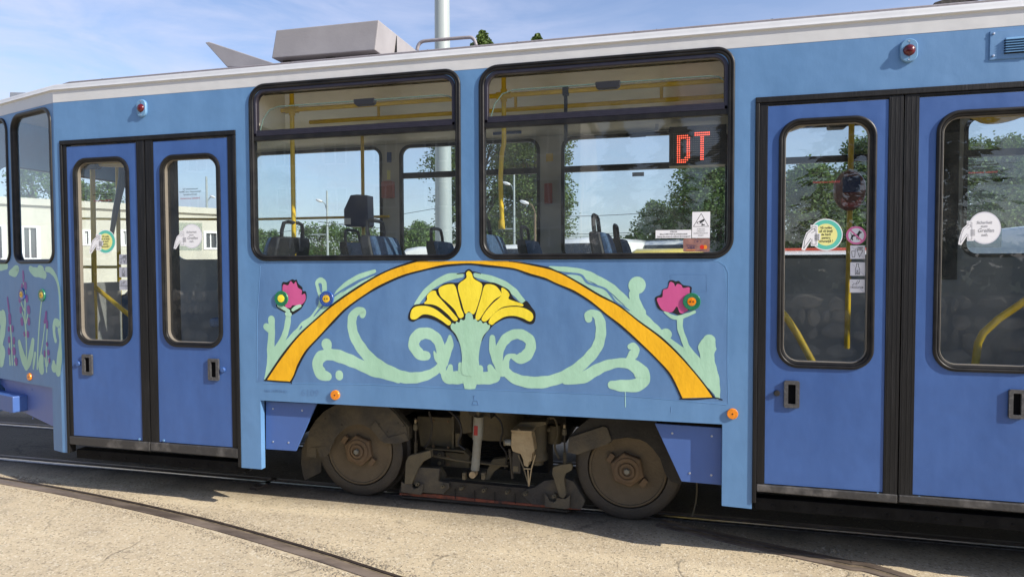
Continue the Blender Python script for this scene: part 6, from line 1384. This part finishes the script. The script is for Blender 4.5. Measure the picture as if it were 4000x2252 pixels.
# ---- parked vehicles
M['vanwhite'] = mat('van_white_paint', (.80, .80, .78), .3, coat=.4, var=.03); M['vanyellow'] = mat('yellow_car_paint', (.78, .60, .12), .3, coat=.4); M['vglass'] = mat('vehicle_glass', (.02, .025, .03), .08, spec=.8)
M['vgrey'] = mat('van_trim_grey', (.06, .06, .065), .6); M['rubbert'] = mat('vehicle_tyre', (.02, .02, .02), .8); M['red'] = mat('bus_red_paint', (.70, .10, .05), .35, coat=.3)
M['paleblue'] = mat('pale_blue_paint', (.50, .60, .68), .4)
def vehicle(name, L_, W_, H_, label, cat_, body='vanwhite', roofm=None, group=None, kind_='van'):
    e = thing(name, (0, 0, 0), label, cat_, group)
    h = W_/2; sec = []
    # loops along the length: (x, roof height, belt height, width factor)
    if kind_ == 'van': st = [(-L_/2, H_*.90, .98), (-L_/2+.12, H_*.97, 1), (-L_/2+.5, H_, 1), (L_*.20, H_, 1), (L_*.28, H_*.965, .99), (L_*.40, H_*.66, .97), (L_*.46, H_*.50, .95), (L_/2, H_*.40, .88)]
    elif kind_ == 'bus': st = [(-L_/2, H_*.92, .97), (-L_/2+.1, H_*.98, 1), (-L_/2+.4, H_, 1), (L_/2-.5, H_, 1), (L_/2-.15, H_*.97, .99), (L_/2, H_*.85, .95)]
    else: st = [(-L_/2, H_*.58, .88), (-L_*.40, H_*.68, .95), (-L_*.26, H_*.96, .97), (-L_*.05, H_, .97), (L_*.12, H_*.95, .97), (L_*.26, H_*.66, .96), (L_*.44, H_*.56, .93), (L_/2, H_*.42, .85)]
    mb = MB(); k = 10
    for x, zt_, f in st:
        w_ = h*f; zr = zt_-.10; mid_ = min(H_*.50, zt_*.75)
        mb.v += [(x, -w_*.96, .28), (x, -w_, .5), (x, -w_, mid_), (x, -w_*.90, zr), (x, -w_*.72, zt_), (x, w_*.72, zt_), (x, w_*.90, zr), (x, w_, mid_), (x, w_, .5), (x, w_*.96, .28)]
    n = len(st); mb.f += [(i*k+q, i*k+(q+1) % k, (i+1)*k+(q+1) % k, (i+1)*k+q) for i in range(n-1) for q in range(k)]+[tuple(range(k))[::-1], tuple((n-1)*k+q for q in range(k))]
    o = mb.build('body', M[body], None, True, .02); o.parent = e
    if roofm: r_ = MB().box(-L_/2+.5, L_/2-.6, -h*.72, h*.72, H_-.01, H_+.06); r_ = r_.build('roof_panel', M[roofm], None, bevel=.02); r_.parent = e
    # side windows
    def swin(x0, x1, z0, z1, s_):
        q = MB(); y0_ = s_*h*1.004; y1_ = s_*h*(1-.10*(z1-H_*.5)/(H_*.5-.1))*1.004
        q.add([(x0, y0_, z0), (x1, y0_, z0), (x1-.03, y1_, z1), (x0+.03, y1_, z1)], [(0, 1, 2, 3)]); q = q.build('side_window', M['vglass'], None); q.parent = e
    xs_ = [(-L_*.44, -L_*.20), (-L_*.18, L_*.03), (L_*.05, L_*.26)] if kind_ == 'van' else ([(-L_/2+.4+i*1.5, -L_/2+1.75+i*1.5) for i in range(int((L_-.8)/1.5))] if kind_ == 'bus' else [(-L_*.22, -L_*.02), (L_*.0, L_*.16)])
    for s_ in (-1, 1):
        for a_, b_ in xs_: swin(a_, b_, H_*.52, H_*.84, s_)
    if kind_ == 'van': q = MB().add([(L_*.292, -h*.78, H_*.93), (L_*.292, h*.78, H_*.93), (L_*.405, h*.88, H_*.655), (L_*.405, -h*.88, H_*.655)], [(0, 1, 2, 3)])
    elif kind_ == 'bus': q = MB().add([(L_/2+.01, -h*.85, H_*.80), (L_/2+.01, h*.85, H_*.80), (L_/2+.02, h*.88, H_*.40), (L_/2+.02, -h*.88, H_*.40)], [(0, 1, 2, 3)])
    else: q = MB().add([(L_*.135, -h*.70, H_*.94), (L_*.135, h*.70, H_*.94), (L_*.27, h*.80, H_*.67), (L_*.27, -h*.80, H_*.67)], [(0, 1, 2, 3)])
    q.v = [(x+.012, y, z+.012) for x, y, z in q.v]; q = q.build('windscreen', M['vglass'], None); q.parent = e
    rw = .33 if kind_ != 'bus' else .48
    for x in (-L_*.30, L_*.32):
        for s_ in (-1, 1):
            q = MB().lathe([(rw*.55, -.1), (rw, -.09), (rw, .09), (rw*.9, .1), (rw*.62, .1), (rw*.58, .07), (.05, .09)], (x, s_*(h-.10), rw), (0, s_, 0), 20).build('wheel', M['rubbert'], None, True); q.parent = e
    for s_ in (-1, 1):
        q = MB().box(L_/2-.10, L_/2-.02, s_*h*.62-.12, s_*h*.62+.12, H_*.28, H_*.36).build('headlight', M['winframe'], None, bevel=.01); q.parent = e
    q = MB().box(L_/2-.12, L_/2+.06, -h*.9, h*.9, .25, .45).build('bumper', M['vgrey'], None, bevel=.02); q.parent = e
    return e
vg = 'white minibuses parked beyond the tram'
v0 = vehicle('minibus', 6.2, 2.0, 2.45, 'white minibus parked left of the blue double seat, side windows dark', 'minibus', group=vg)
def put(e, u, v, y, H_, rz):  # put the roof of the vehicle where the photo shows it: choose the distance that fits its height
    d = ray(u, v); p = None; t = (H_-CAM.z)/d.z if d.z > 1e-4 else y; p = CAM+d*t
    e.location = (p.x, p.y, 0); e.rotation_euler = (0, 0, rz)
v0.location = (at(2345, 960, 15).x, 15, 0); v0.rotation_euler = (0, 0, R(250))
def vcopy(u, y, rz, lb):
    c = copy_tree(v0, (at(u, 960, y).x, y, 0), lb, rz); return c
vcopy(2700, 17.0, R(245), 'white minibus behind the card payment sticker'); vcopy(2030, 20, R(262), 'white minibus at the far left of the right window, below the tall street lamp')
vcopy(1765, 21, R(200), 'white minibus behind the foot of the steel mast'); vcopy(2560, 20, R(230), 'white minibus partly hidden behind the pair of seats')
yc = vehicle('yellow_van', 4.6, 1.8, 2.08, 'yellow van below the ticket notice on the right window', 'van', body='vanyellow', kind_='van'); yc.location = (at(2608, 985, 10.5).x, 12.0, 0); yc.rotation_euler = (0, 0, R(268))
rbz = vehicle('red_roofed_bus', 9.0, 2.4, 2.02, 'white bus with red roof edge seen through the narrow right door pane', 'bus', body='vanwhite', roofm='red', kind_='bus'); rbz.location = (at(2800, 980, 12.5).x+4.5, 12.5, 0); rbz.rotation_euler = (0, 0, R(176))
bb_ = vehicle('pale_bus', 8.0, 2.4, 2.28, 'pale blue bus side seen through the rightmost door pane', 'bus', body='paleblue', kind_='bus'); bb_.location = (at(3870, 980, 7.5).x+4.0, 7.5, 0); bb_.rotation_euler = (0, 0, R(0))

# ================================================================== BEHIND THE CAMERA (seen mirrored in the panes)
M['stone'] = mat('rubble_stone', (.42, .37, .29), .95, var=.5, vscale=2.5, bump=.8, bscale=12)
def stone_wall():
    e = thing('stone_wall', (0, -9, 0), 'rubble stone retaining wall across the yard, mirrored in the door panes', 'wall'); rnd = random.Random(5); mb = MB()
    bmake(MB().box(-26, 14, -9.5, -9.06, 0, 1.15), 'wall_core', 'frame_dark', e)
    for row in range(4):
        x = -26
        while x < 14:
            w_ = rnd.choice((.16, .24, .34, .5, .62))*rnd.uniform(.8, 1.2); z0_ = row*.29+rnd.uniform(-.05, .05); cx_, cz_ = x+w_/2, z0_+.145
            pts = [(cx_+w_*.5*math.cos(a)*rnd.uniform(.8, 1), cz_+.15*math.sin(a)*rnd.uniform(.6, 1.25)) for a in [2*PI*i/8+.2 for i in range(8)]]
            F = Fr((0, -9.06, 0), (1, 0, 0), (0, 1, 0)); b0 = len(mb.v); d_ = rnd.uniform(.03, .09)
            mb.v += [tuple(F.pt(a, max(0, b), 0)) for a, b in pts]+[tuple(F.pt(cx_+(a-cx_)*.7, max(.01, cz_+(b-cz_)*.7), d_)) for a, b in pts]
            mb.f += [(b0+i, b0+(i+1) % 8, b0+8+(i+1) % 8, b0+8+i) for i in range(8)]+[tuple(b0+8+i for i in range(8))]; x += w_*1.02
    bmake(mb, 'stones', 'stone', e)
stone_wall()
def bank():
    mb = MB(); mb.box(-40, 30, -60, -9.5, -.2, 1.12)
    m = mat('embankment_grass', (.05, .07, .025), .95, var=.4, vscale=2, bump=.5); tag(mb.build('embankment', m), 'grassy bank behind the stone wall', None, kind='structure')
    rnd = random.Random(4); lv = MB(); V = lv.v; F_ = lv.f
    for i in range(9000):
        x = rnd.uniform(-26, 14); y = rnd.uniform(-11.6, -10.4); z = 1.1+rnd.random()*1.05; p = Vector((x, y, z)); s_ = rnd.uniform(.07, .16); a = Vector((rnd.gauss(0, 1), rnd.gauss(0, 1), rnd.gauss(0, 1))).normalized()*s_; b = a.cross(Vector((rnd.gauss(0, 1), 1, 0))).normalized()*s_*.6
        b0 = len(V); V.extend((tuple(p-a), tuple(p+b), tuple(p+a), tuple(p-b))); F_.append((b0, b0+1, b0+2, b0+3))
    tag(lv.build('hedge', M['leafC']), 'dark hedge on the bank above the stone wall', 'hedge')
bank()
def spruce(x, y, h, w_, lb, seed):
    rnd = random.Random(seed); e = thing('spruce_tree', (x, y, 1.1), lb, 'tree', 'spruces behind the stone wall'); o = MB().tube([(0, 0, 0), (0, 0, h)], [.18, .02], 8).build('trunk', M['bark'], None, True); o.parent = e
    lv = MB(); V = lv.v; F_ = lv.f
    for i in range(2600):
        t = rnd.random()**.8; z = h*(.08+.92*t); tier = .75+.35*math.sin(z*7.5); r = w_*(1-t)**.9*tier*math.sqrt(rnd.random()); a0 = rnd.random()*6.283
        p = Vector((r*math.cos(a0), r*math.sin(a0), z-r*.15)); s_ = rnd.uniform(.12, .28); d = Vector((math.cos(a0), math.sin(a0), -.25+rnd.gauss(0, .3))).normalized()*s_; b = d.cross(Vector((rnd.gauss(0, .4), rnd.gauss(0, .4), 1))).normalized()*s_*.45
        b0 = len(V); V.extend((tuple(p-d), tuple(p+b), tuple(p+d), tuple(p-b))); F_.append((b0, b0+1, b0+2, b0+3))
    o = lv.build('crown', M['leafC'], None); o.parent = e
for (x, y, h, w_, lb, s_) in ((-2.3, -20, 6.2, 1.7, 'spruce mirrored in the middle of the right window', 1), (-.4, -20, 7.0, 1.9, 'spruce mirrored just below the red dot display', 2), (1.5, -19, 6.2, 1.8, 'spruce mirrored at the right edge of the right window', 3), (4.8, -19, 7.8, 2.0, 'spruce mirrored in the narrow right door pane', 4), (8.3, -20, 8.2, 2.2, 'spruce mirrored in the rightmost door pane', 5)): spruce(x, y, h, w_, lb, s_)
def block():
    Fb = Fr((0, -36, 0), (1, 0, 0), (0, 1, 0)); e = thing('apartment_block', (-20, -40, 1.1), 'pale plastered block with rows of white framed windows, mirrored in the left window', 'building')
    ws_ = [(x, z) for x in [-34+3.6*i for i in range(8)] for z in (2.4, 5.4, 8.4)]
    m = mat('pale_plaster', (.45, .43, .40), .9, var=.08, vscale=.6)
    bmake(MB().slab(Fb, [(-36, 0), (-6, 0), (-6, 11), (-36, 11)], -.3, 0, [rr(x, x+1.7, z, z+1.6, .001, 1) for x, z in ws_]), 'wall', m, e); bmake(MB().box(-36, -6, -44, -36.3, 1, 11), 'rear_mass', m, e); bmake(MB().box(-36.4, -5.6, -44.4, -35.7, 11, 11.3), 'roof', M['roofgrey'], e)
    for x, z in ws_:
        w_ = bmake(MB().sweep(Fb, [(x+1.7, z), (x, z), (x, z+1.6), (x+1.7, z+1.6)][::-1], [(-.03, -.1), (-.03, .04), (.14, .04), (.14, -.1)]).slab(Fb, [(x+.80, z), (x+.90, z), (x+.90, z+1.6), (x+.80, z+1.6)], -.1, -.02), 'window', 'winframe', e)
        p_ = MB().slab(Fb, [(x, z), (x+1.7, z), (x+1.7, z+1.6), (x, z+1.6)], None, -.09).build('pane', M['winglass'], None); p_.parent = w_
block()
